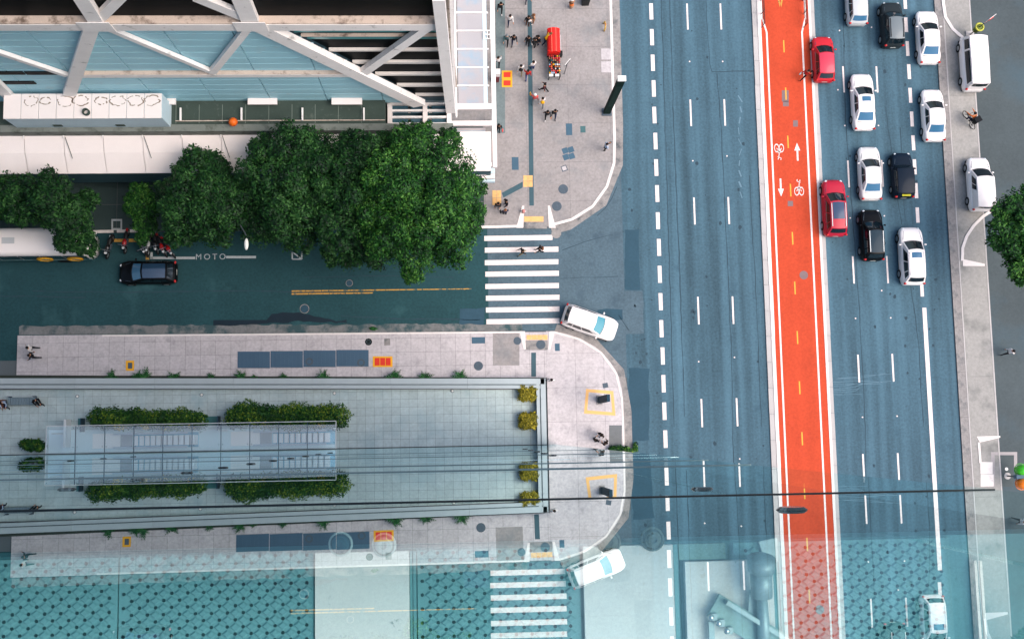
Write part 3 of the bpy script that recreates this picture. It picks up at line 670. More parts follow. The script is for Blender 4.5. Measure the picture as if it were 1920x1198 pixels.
def terr_slab(lbl, u0, u1, v0, v1=1215, name='concrete_slab', mat=SLABW, h=.05):
    y1 = min(tp(u0, v0)[1], -.32); y0 = tp(u0, v1)[1]; x0 = tp(u0, 1100)[0]; x1 = tp(u1, 1100)[0]
    return tag(MB().box(x0, x1, y0, y1, TZ - .058, TZ + h).build(name, mat), lbl, 'slab', 'terrace slabs')
terr_slab('white concrete slab carrying a dark and a pale pipe stub, mirrored pavement over it', 592, 768, 990)
terr_slab('white concrete slab with two grey pipe stubs under the mirrored white car', 1094, 1262, 978)
terr_slab('stained white slab beneath the steel davit arm', 1284, 1448, 1052)
terr_slab('small greenish slab at the upper left of the davit arm', 1274, 1362, 1006, 1049, 'concrete_slab', M('slab_green', (128, 170, 166), var=.1, fine=.2, fscale=40), .02)
for i, (u0, u1, v0) in enumerate(((769, 774, 992), (775, 781, 992), (1264, 1272, 984), (1449, 1459, 1045))):
    terr_slab(('thin metal channel right of the narrow white slab', 'second thin metal channel beside the teal mat right of it', 'metal channel right of the slab with two grey stubs', 'metal channel left of the mirrored red lane')[i], u0, u1, v0, 1215, 'metal_channel', SEAM, .02 + .01 * (i % 2))
PIPE = {'dark': M('pipe_dark', (44, 96, 108), rough=.4, var=.1), 'pale': M('pipe_pale', (176, 200, 200), rough=.5, var=.08), 'grey': M('pipe_grey', (98, 112, 108), rough=.7, var=.2, scale=6)}
for u, v, k, lbl in ((640, 1018, 'dark', 'dark round pipe stub on the left white slab'), (721, 1020, 'pale', 'pale round pipe cap beside the dark stub on the left slab'), (1140, 1014, 'grey', 'grey pipe stub left of its twin on the right white slab'), (1221, 1009, 'grey', 'grey pipe stub at the right of its twin on the right white slab')):
    t = thing('pipe_stub', lbl, 'pipe', (*tp(u, v), TZ + .05), group='pipe stubs')
    MB().ring((0, 0), .105, .128, 0, .03, 24).build('collar', PIPE['pale' if k != 'grey' else 'grey'], t, True)
    MB().cone((0, 0, 0), (0, 0, .09), .103, .085, 20).build('stub', PIPE[k], t)
    MB().ring((0, 0), .035, .06, .09, .12, 18).build('cap', PIPE[k], t)
# davit
DAV = M('davit_steel', (168, 192, 196), rough=.4, metal=.3, var=.06, scale=5); DAVD = M('davit_steel_dark', (146, 180, 180), rough=.5, metal=.3, var=.15, scale=5)
c = tp(1411, 1040); t = thing('davit_arm', 'steel davit arm with round socket on the terrace behind the glass', 'davit', (c[0], c[1], TZ))
kx = (tp(1510, 1100)[0] - tp(1410, 1100)[0]) / 100
MB().cone((0, 0, .35), (0, -22 * kx, .30), 26 * kx, 24 * kx, 26).build('socket', DAV, t, True)
MB().cone((0, -22 * kx, .30), (2 * kx, -70 * kx, .26), 20 * kx, 19 * kx, 22).build('sleeve', DAV, t, True)
MB().cone((3 * kx, -60 * kx, .24), (6 * kx, -175 * kx, .20), 9 * kx, 13 * kx, 18).build('shaft', DAV, t, True)
MB().prism([(-14 * kx, -60 * kx), (-28 * kx, -175 * kx), (2 * kx, -175 * kx), (2 * kx, -60 * kx)], .10, .14).build('web_plate', DAV, t)
MB().prism([(10 * kx, 25 * kx), (45 * kx, 32 * kx), (45 * kx, -12 * kx), (20 * kx, -8 * kx)], .02, .06).build('gusset', DAV, t)
MB().beam((-82 * kx, -85 * kx, .12), (70 * kx, -180 * kx, .12), 46 * kx, .06).build('beam_flange', DAVD, t)
MB().beam((-62 * kx, -78 * kx, .20), (85 * kx, -172 * kx, .20), 8 * kx, .12).build('beam_web', DAV, t)
MB().prism([(-92 * kx, -115 * kx), (-82 * kx, -115 * kx), (-82 * kx, -165 * kx), (-92 * kx, -165 * kx)], .10, .14).build('bracket', DAV, t)
CHR = M('bolt_chrome', (225, 230, 230), rough=.15, metal=.9)
for u, v in ((1325, 1151), (1339, 1162), (1354, 1176)):
    p = tp(u, v); b = MB().ball((p[0] - c[0], p[1] - c[1], .20), 6 * kx, 6 * kx, 5 * kx, 12, 8).build('bolt', CHR, t, True)
    MB().box(p[0] - c[0] + 2 * kx, p[0] - c[0] + 12 * kx, p[1] - c[1] - 6 * kx, p[1] - c[1] + 6 * kx, .13, .19).build('washer', DAV, b)
for i, u in enumerate((1826, 1836)):
    a, b = tp(u, 1050), tp(u + 11, 1210)
    tag(MB().beam((a[0], a[1], TZ + .02), (b[0], b[1], TZ + .02), .028, .03).build('metal_rail', LAMPM), ('left', 'right')[i] + ' of two thin white rails on the terrace at the lower right', 'rail', 'thin white rails')
# ================================================================== THE TRUSSED BUILDING (upper left)
BY = 24.3; RZ = 8.0
bld = thing('trussed_building', 'big building with blue cladding and white diagonal trusses at the upper left', 'building', (-20, 28, 0))
CLAD = M('cladding_blue', (176, 228, 244), rough=.55, var=.06, scale=.5, fine=.05, rnd=.025, stain=((190, 214, 222), .6, .85, .8))
TRUSS = M('truss_white', (252, 248, 246), rough=.65, var=.07, scale=1, fine=.08, stain=((150, 148, 146), .60, .78, 1.4))
LEDGE = M('beam_stained', (214, 196, 182), rough=.85, var=.12, scale=1.2, fine=.15, stain=((120, 104, 92), .52, .7, 1.6))
DGL = M('dark_glazing', (10, 16, 20), rough=.5, var=.1, spec=.06); SLATW = M('louvre_white', (236, 230, 224), rough=.6, var=.06)
TEALG = M('teal_glazing', (92, 156, 160), rough=.2, var=.1, spec=.5); DROOF = M('roof_membrane_dark', (66, 80, 74), rough=.9, var=.18, scale=1, fine=.15, stain=((98, 108, 100), .58, .75, 2))
WROOF = M('roof_white', (252, 243, 240), rough=.6, var=.03, fine=.04); WGREY = M('wall_pale_blue', (204, 226, 236), rough=.7, var=.05)
def fx(u, v): p = UP(u, v, BY); return p.x, p.z
z1 = fx(400, 138)[1]; z2 = fx(400, 40)[1]; zt = 46.0
XR = fx(838, 150)[0]
core = MB().box(-60, XR, BY + .35, BY + 20, -.01, zt).build('wall', WGREY, bld, world=True)
MB().box(-52, XR, BY + .335, BY + .348, RZ - 1, z2).build('backing', M('cladding_backing', (70, 96, 108)), bld, world=True)
# cladding panels, row by row; those right of the big diagonal are left out for the glazed bay
A = fx(492, 40); B = fx(785, 190)
def diag_x(z): return A[0] + (B[0] - A[0]) * (z - A[1]) / (B[1] - A[1])
zs = np.arange(RZ - .6, z2 - .2, 1.02)
for k, z in enumerate(zs):
    x = -52.0 + (k % 2) * 0.0
    while x < XR:
        xe = x + 3.9
        lim = diag_x(z + .5)
        if x < lim - .6:
            xe2 = min(xe, lim - .3)
            if xe2 - x > .3: MB().box(x + .03, xe2 - .03, BY + .08, BY + .33, z + .04, z + .98).build('cladding_panel', CLAD, bld, world=True)
        x = xe
# dark glazing above the main beam and in the bay
MB().box(-52, XR, BY + .10, BY + .34, z2 + .57, zt - 1).build('glazing', DGL, bld, world=True)
zl = fx(800, 190)[1]
MB().prism([(diag_x(z2) + .1, 0), (XR, 0), (XR, 1), (diag_x(z2) + .2, 1)], 0, .01) 
bay = MB(); bx0 = diag_x(z2) + .2
bay.add([(diag_x(z2) + .2, BY + .3, z2), (XR, BY + .3, z2), (XR, BY + .3, zl), (diag_x(zl) + .2, BY + .3, zl), (diag_x(z2) + .2, BY + .34, z2), (XR, BY + .34, z2), (XR, BY + .34, zl), (diag_x(zl) + .2, BY + .34, zl)], [(0, 1, 2, 3), (7, 6, 5, 4), (0, 4, 5, 1), (1, 5, 6, 2), (2, 6, 7, 3), (3, 7, 4, 0)])
bay.build('glazing', DGL, bld, world=True)
for v, mt, h in ((46, SLATW, .30), (65, TEALG, .62), (72, LEDGE, .16), (78, TEALG, .5), (99, SLATW, .32), (122, SLATW, .42), (144, SLATW, .42), (165, SLATW, .42), (183, SLATW, .28)):
    z = fx(700, v)[1]; x0 = diag_x(z) + .3
    MB().box(x0, XR - .1, BY + .10 if mt is not TEALG else BY + .20, BY + .28, z - h * .35, z + h * .35).build('louvre', mt, bld, world=True)
# trusses (proud of the cladding)
def member(a, b, w, d=.7, mat=TRUSS, y=None):
    pa, pb = fx(*a), fx(*b); yy = BY - d / 2 + .02 if y is None else y
    MB().beam((pa[0], yy, pa[1]), (pb[0], yy, pb[1]), w, d, (0, 1, 0)).build('truss_member', mat, bld, world=True)
XL = -52
MB().box(XL, XR, BY - .40, BY + .06, z2 - .45, z2 + .45).build('main_beam', TRUSS, bld, world=True)
MB().box(XL, XR - .2, BY - .37, BY + .09, z2 + .452, z2 + .56).build('beam_top', LEDGE, bld, world=True)
xe = diag_x(z1)
MB().box(fx(150, 138)[0], xe, BY - .20, BY + .06, z1 - .25, z1 + .25).build('middle_beam', TRUSS, bld, world=True)
MB().box(fx(150, 138)[0], xe, BY - .18, BY + .07, z1 + .252, z1 + .34).build('beam_top', LEDGE, bld, world=True)
member((172, 44), (130, 172), 0.82, 0.37); member((197, 47), (398, 132), 0.36, 0.26); member((398, 132), (468, 44), 0.47, 0.29)
member((182, 34), (135, -40), 0.82, 0.41); member((186, 30), (235, -20), 0.62, 0.31); member((466, 30), (370, -10), 0.73, 0.31); member((470, 34), (440, -40), 0.95, 0.40)
member((478, 38), (786, 190), 0.99, 0.42); member((803, 44), (680, 132), 0.60, 0.34); member((-40, 82), (126, 138), 0.36, 0.25); member((-30, 130), (18, 178), 0.73, 0.31); member((-60, 44), (-30, 172), 0.77, 0.36)
for n_ in ((180, 36), (470, 36)):
    p = fx(*n_); MB().box(p[0] - .9, p[0] + .9, BY - .47, BY - .43, p[1] - .7, p[1] + .6).build('node_plate', TRUSS, bld, world=True)
# raking corner column
ca, cb = fx(845, 196), fx(822, -20)
MB().beam((ca[0], BY - .4, ca[1]), (cb[0], BY - .4, cb[1]), 0.66, .5, (0, 1, 0)).build('corner_column', TRUSS, bld, world=True)
ca, cb = fx(852, 196), fx(846, -20)
MB().beam((ca[0], BY + .2, ca[1]), (cb[0], BY + .2, cb[1]), .22, .4, (0, 1, 0)).build('corner_trim', TRUSS, bld, world=True)
ca, cb = fx(851, 196), fx(836, -20)
MB().beam((ca[0] + .1, BY + 1.4, ca[1]), (cb[0], BY + .6, cb[1]), .3, .3, (0, 1, 0)).build('corner_brace', LEDGE, bld, world=True)
for q in ((-40, 45, 139), (48, 106, 139), (8, 66, 157)):
    a, b = fx(q[0], q[2]), fx(q[1], q[2]); MB().box(a[0], b[0], BY + .02, BY + .12, a[1] - .27, a[1] + .27).build('window', DGL, bld, world=True)
# podium roof in front of the facade
podz = RZ; py0 = G(500, 234, podz).y
MB().box(-56, G(722, 215, podz).x, py0, BY + .34, 4.0, podz).build('podium_roof', DROOF, bld, world=True)
MB().box(-56, G(850, 240, podz).x, G(500, 247, podz).y, py0 - .01, 4.0, podz + .18).build('parapet', M('parapet_concrete', (126, 132, 126), rough=.9, var=.16, fine=.16, stain=((90, 96, 88), .5, .7, 1.5)), bld, world=True)
for u0, u1 in ((465, 520), (622, 679), (250, 330)):
    a, b = G(u0, 197, podz + .5), G(u1, 188, podz + .5); MB().box(a.x, b.x, a.y, BY + .06, podz + .45, podz + .62).build('awning', WROOF, bld, world=True)
for k in range(9):
    x = G(330 + k * 43.5, 215, podz).x; MB().box(x - .02, x + .02, py0 + .1, BY - .2, podz, podz + .012).build('roof_seam', M('roof_seam', (120, 132, 124)), bld, world=True)
for u in (340, 454, 568, 683):
    p = G(u, 228, podz); MB().beam((p.x, p.y, podz + .2), (p.x, p.y + .9, podz + .22), .11, .14).build('pipe', TRUSS, bld, world=True)
MB().beam((G(330, 226, podz).x, py0 + .25, podz + .12), (G(722, 226, podz).x, py0 + .25, podz + .12), .06, .06).build('pipe', LEDGE, bld, world=True)
# plant room box with panelled white roof
pl_ = thing('plant_room', 'white panelled plant room box on the podium roof with stained roof hatches', 'plant room', (-25, 22.5, RZ))
zt_ = RZ + 2.4; a, b = G(6, 222, zt_), G(304, 176, zt_)
MB().box(a.x, b.x, a.y, b.y, RZ + .01, zt_ - .02).build('walls', WGREY, pl_, world=True)
STN = M('roof_stain_rust', (150, 136, 122), rough=.9, var=.3, scale=5, fine=.3)
for i in range(9):
    x0 = a.x + (b.x - a.x) * i / 9; x1 = a.x + (b.x - a.x) * (i + 1) / 9
    pn = MB().box(x0 + .02, x1 - .02, a.y - .06, b.y, zt_ - .018, zt_ + .05).build('roof_panel', WROOF, pl_, world=True)
    if i: 
        m_ = MB(); cx_, cy_ = (x0 + x1) / 2 + random.uniform(-.2, .2), b.y - .5; ra = random.uniform(.3, .5); pr = [(ra * random.uniform(.8, 1.15), random.uniform(.03, .13)) for _ in range(20)]
        for q in range(20):
            t0, t1 = q * .314, (q + 1) * .314; (r0, w0), (r1, w1) = pr[q], pr[(q + 1) % 20]
            if random.random() < .8: m_.prism([(cx_ + r0 * math.cos(t0), cy_ + r0 * .7 * math.sin(t0)), (cx_ + (r0 + w0) * math.cos(t0), cy_ + (r0 + w0) * .7 * math.sin(t0)), (cx_ + (r1 + w1) * math.cos(t1), cy_ + (r1 + w1) * .7 * math.sin(t1)), (cx_ + r1 * math.cos(t1), cy_ + r1 * .7 * math.sin(t1))], zt_ + .051, zt_ + .056)
        m_.build('stain_ring', STN, pl_, world=True)
p = G(163, 212, zt_); MB().ring((p.x, p.y), .16, .24, zt_ + .05, zt_ + .3, 16).build('vent_cowl', DROOF, pl_, world=True)
for u in (105, 223): 
    p = G(u, 236, RZ + 1); MB().box(p.x - .3, p.x + .3, a.y - .05, a.y - .01, RZ + .5, RZ + .85).build('louvre', DROOF, pl_, world=True)
# white sloping canopy along the side street
wc = thing('street_canopy', 'long white sloping canopy with seams between the podium and the street trees', 'canopy', (-20, 20, 0))
cu0, cu1 = G(0, 252, 7.2), G(850, 245, 7.2); x = -52.0; lo = G(100, 326, 6.2).y; hi = cu0.y; k = 0
while x < G(905, 300, 6.5).x - .5:
    x1 = x + 2.72
    MB().add([(x + .015, hi, 7.2), (x1 - .015, hi, 7.2), (x1 - .015, (hi + lo) / 2, 6.95), (x + .015, (hi + lo) / 2, 6.95), (x1 - .015, lo, 6.2), (x + .015, lo, 6.2), (x + .015, hi, 7.1), (x1 - .015, hi, 7.1), (x1 - .015, lo, 6.1), (x + .015, lo, 6.1)], [(0, 3, 2, 1), (3, 5, 4, 2), (6, 7, 8, 9), (4, 5, 9, 8), (0, 1, 7, 6)]).build('canopy_panel', WROOF, wc, world=True)
    MB().beam((x, hi + .1, 7.28), (x, hi - .35, 7.22), .07, .1).build('bracket', TRUSS, wc, world=True)
    if k % 2: MB().beam((x + .1, hi - .2, 7.24), (x + .55, (hi + lo) / 2 - .4, 6.90), .035, .03).build('cable', DROOF, wc, world=True)
    x = x1; k += 1
MB().box(-52, x, lo + .12, lo + .3, 3.0, 6.08).build('fascia', M('fascia_teal', (58, 92, 102), rough=.6, var=.1), wc, world=True)
# glazed walkway roof on the avenue side
wk = thing('walkway_roof', 'white framed glazed walkway roof along the pavement right of the trussed building', 'roof', (-1, 28, 0))
WZ = 5.5; PANEL = M('walkway_panel', (172, 168, 171), rough=.35, var=.05, scale=.5, stain=((142, 170, 190), .52, .72, .45))
X0, X1 = G(857, 100, WZ).x, G(913, 100, WZ).x; XB0, XB1 = G(920.5, 100, WZ).x, G(928.5, 100, WZ).x
ytop = 46; y = G(880, 196, WZ).y; me = None
yy = y
while yy < ytop:
    MB().box(X0 + .06, X1 - .30, yy + .05, yy + 1.33, WZ - .04, WZ).build('roof_panel', PANEL, wk, world=True)
    MB().box(X1 - .285, X1, yy + .05, yy + 1.33, WZ - .05, WZ - .01).build('edge_panel', WGREY, wk, world=True)
    MB().box(X0 - .05, X1 + .12, yy - .04, yy + .04, WZ - .06, WZ + .10).build('crossbar', TRUSS, wk, world=True); yy += 1.385
MB().box(X0 - .16, X0 - .04, y - 1, ytop, WZ - .1, WZ + .25).build('side_rail', TRUSS, wk, world=True)
MB().box(X0 - .30, X0 - .20, y - .2, ytop, WZ - .1, WZ + .6).build('side_rail', TRUSS, wk, world=True)
yend = G(924, 314, WZ).y
MB().box(XB0, XB1, yend, ytop, WZ - .35, WZ + .12).build('edge_beam', WROOF, wk, world=True)
for v0, v1, u0 in ((196, 206, 841), (228, 237, 846)):
    a, b = G(u0, v1, WZ), G(920, v0, WZ); MB().box(a.x, XB0 - .01, a.y, b.y, WZ - .1, WZ + .16).build('crossbeam', WROOF, wk, world=True)
a, b = G(857, 330, WZ - 1), G(910, 240, WZ - 1); MB().box(a.x, b.x, a.y, b.y, 3.9, WZ - 1).build('low_roof', M('low_roof_pale', (214, 206, 208), rough=.6, var=.06), wk, world=True)
for i in range(7): MB().box(a.x + .02, b.x - .02, a.y + .35 + i * .5, a.y + .39 + i * .5, WZ - 1, WZ - .97).build('roof_seam', WGREY, wk, world=True)
for v in (255, 300): 
    p, q = G(860, v + 3, WZ - .9), G(908, v, WZ - .9); MB().box(p.x, q.x, p.y, q.y, WZ - .97, WZ - .8).build('crossbar', TRUSS, wk, world=True)
for v0, v1, mt, zz in ((304, 312, WROOF, WZ), (313, 325, WGREY, WZ - 1.0), (326, 334, WROOF, WZ - 1.2), (335, 341, WGREY, WZ - 2)):
    p, q = G(904, v1, zz), G(928, v0, zz); MB().box(p.x, q.x, p.y, q.y - .01, zz - .4, zz).build('end_step', mt, wk, world=True)
p = G(914, 66, WZ + .1)
for i in range(3):
    MB().box(p.x - .28 + i * .25, p.x - .22 + i * .25, p.y - .34, p.y + .34, WZ + .1, WZ + .16).build('lattice_bar', TRUSS, wk, world=True)
    MB().box(p.x - .3, p.x + .3, p.y - .34 + i * .31, p.y - .28 + i * .31, WZ + .161, WZ + .2).build('lattice_bar', TRUSS, wk, world=True)
for yy in (y, y + 7, y + 14): MB().box(XB0 + .05, XB1 - .05, yy, yy + .2, .1, WZ - .36).build('post', TRUSS, wk, world=True)
# skylight box between podium roof and walkway
sk = thing('skylight_box', 'white framed glass skylight box beside the walkway roof behind the trees', 'skylight', (-3, 23.5, 0))
SZ = 7.0; a, b = G(728, 232, SZ), G(846, 194, SZ)
MB().box(a.x, b.x, a.y, b.y, 4, SZ - .9).build('floor', M('skylight_floor', (58, 86, 96), var=.15), sk, world=True)
GLS = M('skylight_glass', (62, 96, 110), rough=.1, spec=.6)
for i in range(3):
    for j in range(2):
        xx0 = a.x + (b.x - a.x) * i / 3; xx1 = a.x + (b.x - a.x) * (i + 1) / 3; yy0 = a.y + (b.y - a.y) * j / 2; yy1 = a.y + (b.y - a.y) * (j + 1) / 2
        MB().box(xx0 + .1, xx1 - .1, yy0 + .1, yy1 - .1, SZ - .3, SZ - .26).build('glass_panel', GLS, sk, world=True)
for i, u in enumerate((731, 797, 842)):
    x = G(u, 210, SZ).x; MB().box(x - .16, x + .16, a.y, b.y, SZ - .9, SZ + .06).build('post', WROOF, sk, world=True)
for k in (0, .33, .66, 1):
    yk_ = a.y + (b.y - a.y) * k; MB().box(a.x + .1, b.x - .1, yk_ - .07, yk_ + .07, SZ - .5, SZ - .02).build('rail', TRUSS, sk, world=True)
ORANGE = M('lamp_orange', (238, 112, 34), rough=.35, var=.12, scale=7)
for u, v, z, lbl in ((437, 229, 8.6, 'orange globe lamp on the podium roof edge behind the trees'), (913, 281, 5.6, 'orange globe lamp at the end of the walkway roof')):
    c = G(u, v, z); t = thing('globe_lamp', lbl, 'lamp', (c.x, c.y, z - .6), group='orange globe lamps')
    MB().ball((0, 0, .6), .30, .30, .28, 16, 10).build('globe', ORANGE, t, True); MB().cone((0, 0, 0), (0, 0, .35), .06, .05).build('stem', DROOF, t)
    MB().torus((0, 0, .6), .30, .02, 'Z').build('band', M('lamp_band', (180, 60, 30)), t)
c = G(931, 135, 2.0); t = thing('wall_box', 'small white box with dark red base beside the walkway edge beam', 'box', (c.x, c.y, .12))
MB().box(-.28, .28, -.18, .22, 1.2, 1.9).build('body', WROOF, t); MB().box(-.24, .24, -.22, .18, 0, 1.2).build('base', M('box_base_red', (120, 50, 56)), t)
# ================================================================== VEHICLES
TYRE = M('tyre_rubber', (26, 28, 30), rough=.85, var=.1); RIM = M('rim_alloy', (176, 182, 186), rough=.3, metal=.7)
CGL = M('car_glass_dark', (16, 30, 38), rough=.06, var=0, fine=0, spec=.5, coat=.2); CGB = M('car_glass_blue', (62, 112, 146), rough=.12, var=.08, fine=.02, spec=.3, coat=.15)
TAIL = M('tail_light_red', (196, 30, 28), rough=.25, spec=.6); HEAD = M('head_light', (220, 226, 230), rough=.15, spec=.8); TRIM = M('black_trim', (22, 24, 26), rough=.5); PLATE = M('number_plate', (206, 206, 200), rough=.5)
def paint(n, rgb): return M('car_paint_' + n, rgb, rough=.38, var=.02, scale=1, fine=0.0, spec=.35 if sum(rgb) > 200 else .08, coat=.4 if sum(rgb) > 300 else .12)
PW_ = paint('white', (252, 245, 242)); PS = paint('silver', (200, 203, 204)); PK = paint('black', (10, 13, 17)); PG = paint('graphite', (42, 50, 54)); PR = paint('red', (206, 34, 46)); PR2 = paint('crimson', (186, 26, 54)); PN = paint('navy', (14, 30, 46))
KIND = { # deck profile (t rear->front, z), cabin fractions from the rear: rear base, rear top, windscreen top, windscreen base
 'sedan': dict(H=1.47, deck=[(0, .62), (.03, .92), (.10, 1.0), (.20, 1.02), (.30, .98), (.66, .96), (.72, .93), (.90, .80), (.97, .66), (1, .48)], cab=(.13, .29, .56, .735), belt=.95),
 'hatch': dict(H=1.50, deck=[(0, .70), (.03, .96), (.08, .99), (.3, .97), (.66, .96), (.73, .93), (.90, .80), (.97, .66), (1, .48)], cab=(.015, .14, .55, .755), belt=.95),
 'suv': dict(H=1.70, deck=[(0, .80), (.03, 1.04), (.08, 1.08), (.3, 1.06), (.68, 1.06), (.75, 1.03), (.92, .93), (.975, .78), (1, .56)], cab=(.015, .11, .56, .745), belt=1.04),
 'box': dict(H=1.45, deck=[(0, .70), (.02, .95), (.06, .97), (.3, .95), (.66, .94), (.71, .92), (.95, .84), (.985, .72), (1, .5)], cab=(.02, .08, .60, .71), belt=.93),
 'van': dict(H=2.05, deck=[(0, .75), (.02, 1.0), (.06, 1.05), (.3, 1.08), (.90, 1.08), (.94, 1.02), (.985, .9), (1, .6)], cab=(.01, .05, .91, .985), belt=1.06),
 'panel': dict(H=1.82, deck=[(0, .75), (.02, 1.0), (.06, 1.05), (.3, 1.04), (.70, 1.03), (.76, 1.0), (.92, .86), (.975, .72), (1, .52)], cab=(.01, .035, .57, .76), belt=1.02),
}
def interp(tab, t):
    for (a, za), (b, zb) in zip(tab, tab[1:]):
        if t <= b: return za + (zb - za) * (t - a) / (b - a)
    return tab[-1][1]
def car(kind, label, cat, uv, heading, L, W, mat, name, rear=None, front=None, sunroof=None, rails=None, group=None, z=0.0, roof=None, extra=None, panel_sides=False):
    K = KIND[kind]; H = K['H']; c = G(uv[0], uv[1], .7)
    t = thing(name, label, cat, (c.x, c.y, z), heading, group)
    front = front or CGL; rear = rear or CGL
    ts = [0, .012, .03, .06, .10, .16, .22, .30, .4, .5, .6, .66, .70, .74, .79, .84, .89, .93, .96, .98, .992, 1]
    rings = []
    for q in ts:
        x = -L / 2 + L * q; e = abs(2 * q - 1)
        w = W / 2 * (1 - (.30 if q > .5 else .17) * max(0, (e - .62) / .38) ** 2.4 - .14 * max(0, (e - .955) / .045) ** 1.5)
        zd = interp(K['deck'], q); zlo = .20 + .16 * max(0, (e - .93) / .07)
        prof = [(.86, zlo), (.96, zlo + .10), (1.0, .50), (.995, min(.62, zd)), (.965, zd * .86), (.91, zd * .965), (.76, zd), (.45, zd + .022), (0, zd + .034)]
        r = [(x, -w * a, zz) for a, zz in prof] + [(x, w * a, zz) for a, zz in prof[-2::-1]]
        rings.append(r)
    m = MB(); n = len(rings[0]); vs = [p for r in rings for p in r]; fs = []
    for i in range(len(rings) - 1):
        for j in range(n - 1): fs.append((i * n + j, i * n + j + 1, (i + 1) * n + j + 1, (i + 1) * n + j))
        fs.append((i * n + n - 1, i * n, (i + 1) * n, (i + 1) * n + n - 1))
    fs += [tuple(range(n)), tuple(range(len(vs) - n, len(vs)))]
    m.add(vs, fs); body = m.build('body', mat, t, True)
    # cabin
    rb, rt, ft, fb = [-L / 2 + L * q for q in K['cab']]; wb = W / 2 * .90; wr = W / 2 * (.70 if kind not in ('van', 'panel', 'box') else .80); zb = K['belt'] - .02; zr = H - .05
    bow = .16 if kind != 'box' else .06
    def base_f(v): return Vector((fb + bow * (1 - v * v) - bow * .5, wb * v * (.93 if kind not in ('van',) else .97), zb))
    def top_f(v): return Vector((ft + bow * .5 * (1 - v * v), wr * v, zr + .05 * (1 - v * v)))
    def base_r(v): return Vector((rb - .08 * (1 - v * v) + .06, wb * v * .92, zb + .03))
    def top_r(v): return Vector((rt - .05 * (1 - v * v), wr * v * .98, zr - .03 + .05 * (1 - v * v)))
    ws = lambda u, v: base_f(v * 2 - 1).lerp(top_f(v * 2 - 1), u)
    def rf(u, v):
        p = top_f(v * 2 - 1).lerp(top_r(v * 2 - 1), u); p.z += .05 * math.sin(math.pi * u); return p
    rw = lambda u, v: top_r(v * 2 - 1).lerp(base_r(v * 2 - 1), u)
    def sd(s):
        def f(u, v):
            a = base_f(s).lerp(base_r(s), u); b = top_f(s).lerp(top_r(s), u); a.y = s * (wb * (.93 + .07 * math.sin(math.pi * min(1, u * 1.0))));
            p = a.lerp(b, v); p.y += s * .035 * math.sin(math.pi * v); p.z += .05 * math.sin(math.pi * u) * v; return p
        return f
    mm = MB(); mm.grid(ws, 3, 8); mm.grid(rw, 3, 8)
    for s in (-1, 1): mm.grid(sd(s), 8, 4)
    bmx = mm.build('pillars', mat, t, True, fix=False)
    mr = MB(); mr.grid(rf, 8, 8); rfo = mr.build('roof', roof or mat, t, True)
    ctr = Vector(((fb + rb) / 2, 0, zb - .2))
    def patch(fn, u0, u1, v0, v1, mt, nm, off=.014, parent=t, nu=4, nv=6):
        def g_(a, b):
            u = u0 + (u1 - u0) * a; v = v0 + (v1 - v0) * b; p = fn(u, v); e = 1e-3
            du = fn(min(1, u + e), v) - fn(max(0, u - e), v); dv = fn(u, min(1, v + e)) - fn(u, max(0, v - e)); nn = du.cross(dv)
            if nn.length < 1e-9: nn = p - ctr
            nn.normalize()
            if nn.dot(p - ctr) < 0: nn = -nn
            return p + nn * off
        return MB().grid(g_, nu, nv).build(nm, mt, parent, True, fix=False)
    patch(ws, .10, .95, .06, .94, front, 'windscreen')
    patch(ws, 0.0, .085, .04, .96, TRIM, 'cowl', .010, t, 2, 8)
    if kind == 'sedan':
        MB().beam((rb - .02, -W * .36, 1.03), (rb - .02, W * .36, 1.03), .03, .02).build('boot_seam', TRIM, t)
    for s in (-1, 1): MB().beam((fb + .1, s * W * .40, K['belt'] - .005), (L / 2 - .35, s * W * .33, interp(K['deck'], .92) - .01), .02, .02).build('bonnet_seam', IRON if sum(mat.node_tree.nodes['Principled BSDF'].inputs['Base Color'].default_value[:3]) > .3 else TRIM, t)
    rear_hi = {'van': .55, 'panel': .5, 'suv': .72, 'hatch': .72, 'box': .8}.get(kind, .90)
    patch(rw, .08, rear_hi, .08, .92, rear, 'rear_window')
    for s in (-1, 1):
        f = sd(s)
        if kind == 'van': segs = ((.06, .26), (.30, .94))
        elif panel_sides: segs = ((.10, .30), (.32, .46))
        else: segs = ((.15, .46), (.49, .80)) if kind == 'sedan' else ((.13, .44), (.47, .74), (.77, .92))
        for a, b in segs: patch(f, a, b, .16, .86, CGL, 'side_window')
    if sunroof: patch(rf, sunroof[0], sunroof[1], sunroof[2], 1 - sunroof[2], sunroof[3], 'sunroof', .012)
    if rails:
        for v in (.07, .93):
            a, b = rf(.06, v), rf(.94, v); MB().beam(a + Vector((0, 0, .05)), b + Vector((0, 0, .05)), .05, .05).build('roof_rail', rails, t)
    MB().box(-L * .46, L * .46, -W * .42, W * .42, .10, .24).build('underbody', TRIM, t)
    # wheels
    R_ = .33 if kind != 'suv' else .36
    for fx_ in (-L * .30, L * .315):
        for s in (-1, 1):
            y = s * (W / 2 - .075)
            w_ = MB().cone((fx_, y - .10, R_), (fx_, y + .10, R_), R_, R_, 20).build('wheel', TYRE, t)
            MB().cone((fx_, y + s * .08, R_), (fx_, y + s * .112, R_), R_ * .68, R_ * .55, 16).build('rim', RIM, w_)
    for s in (-1, 1):
        x = fb - .28; o = MB().ball((x, s * (W / 2 + .08), zb + .03), .07, .11, .075, 10, 6).build('wing_mirror', mat, t, True)
        hz = interp(K['deck'], .955)
        MB().ball((L / 2 - .24, s * W * .32, hz - .07), .20, .13, .07, 10, 6).build('headlight', HEAD, t, True)
        tz = {'sedan': .86, 'suv': .98, 'van': .95, 'panel': .98}.get(kind, .90)
        MB().ball((-L / 2 + .07, s * W * .405, tz), .085, .12, .11, 10, 6).build('tail_light', TAIL, t, True)
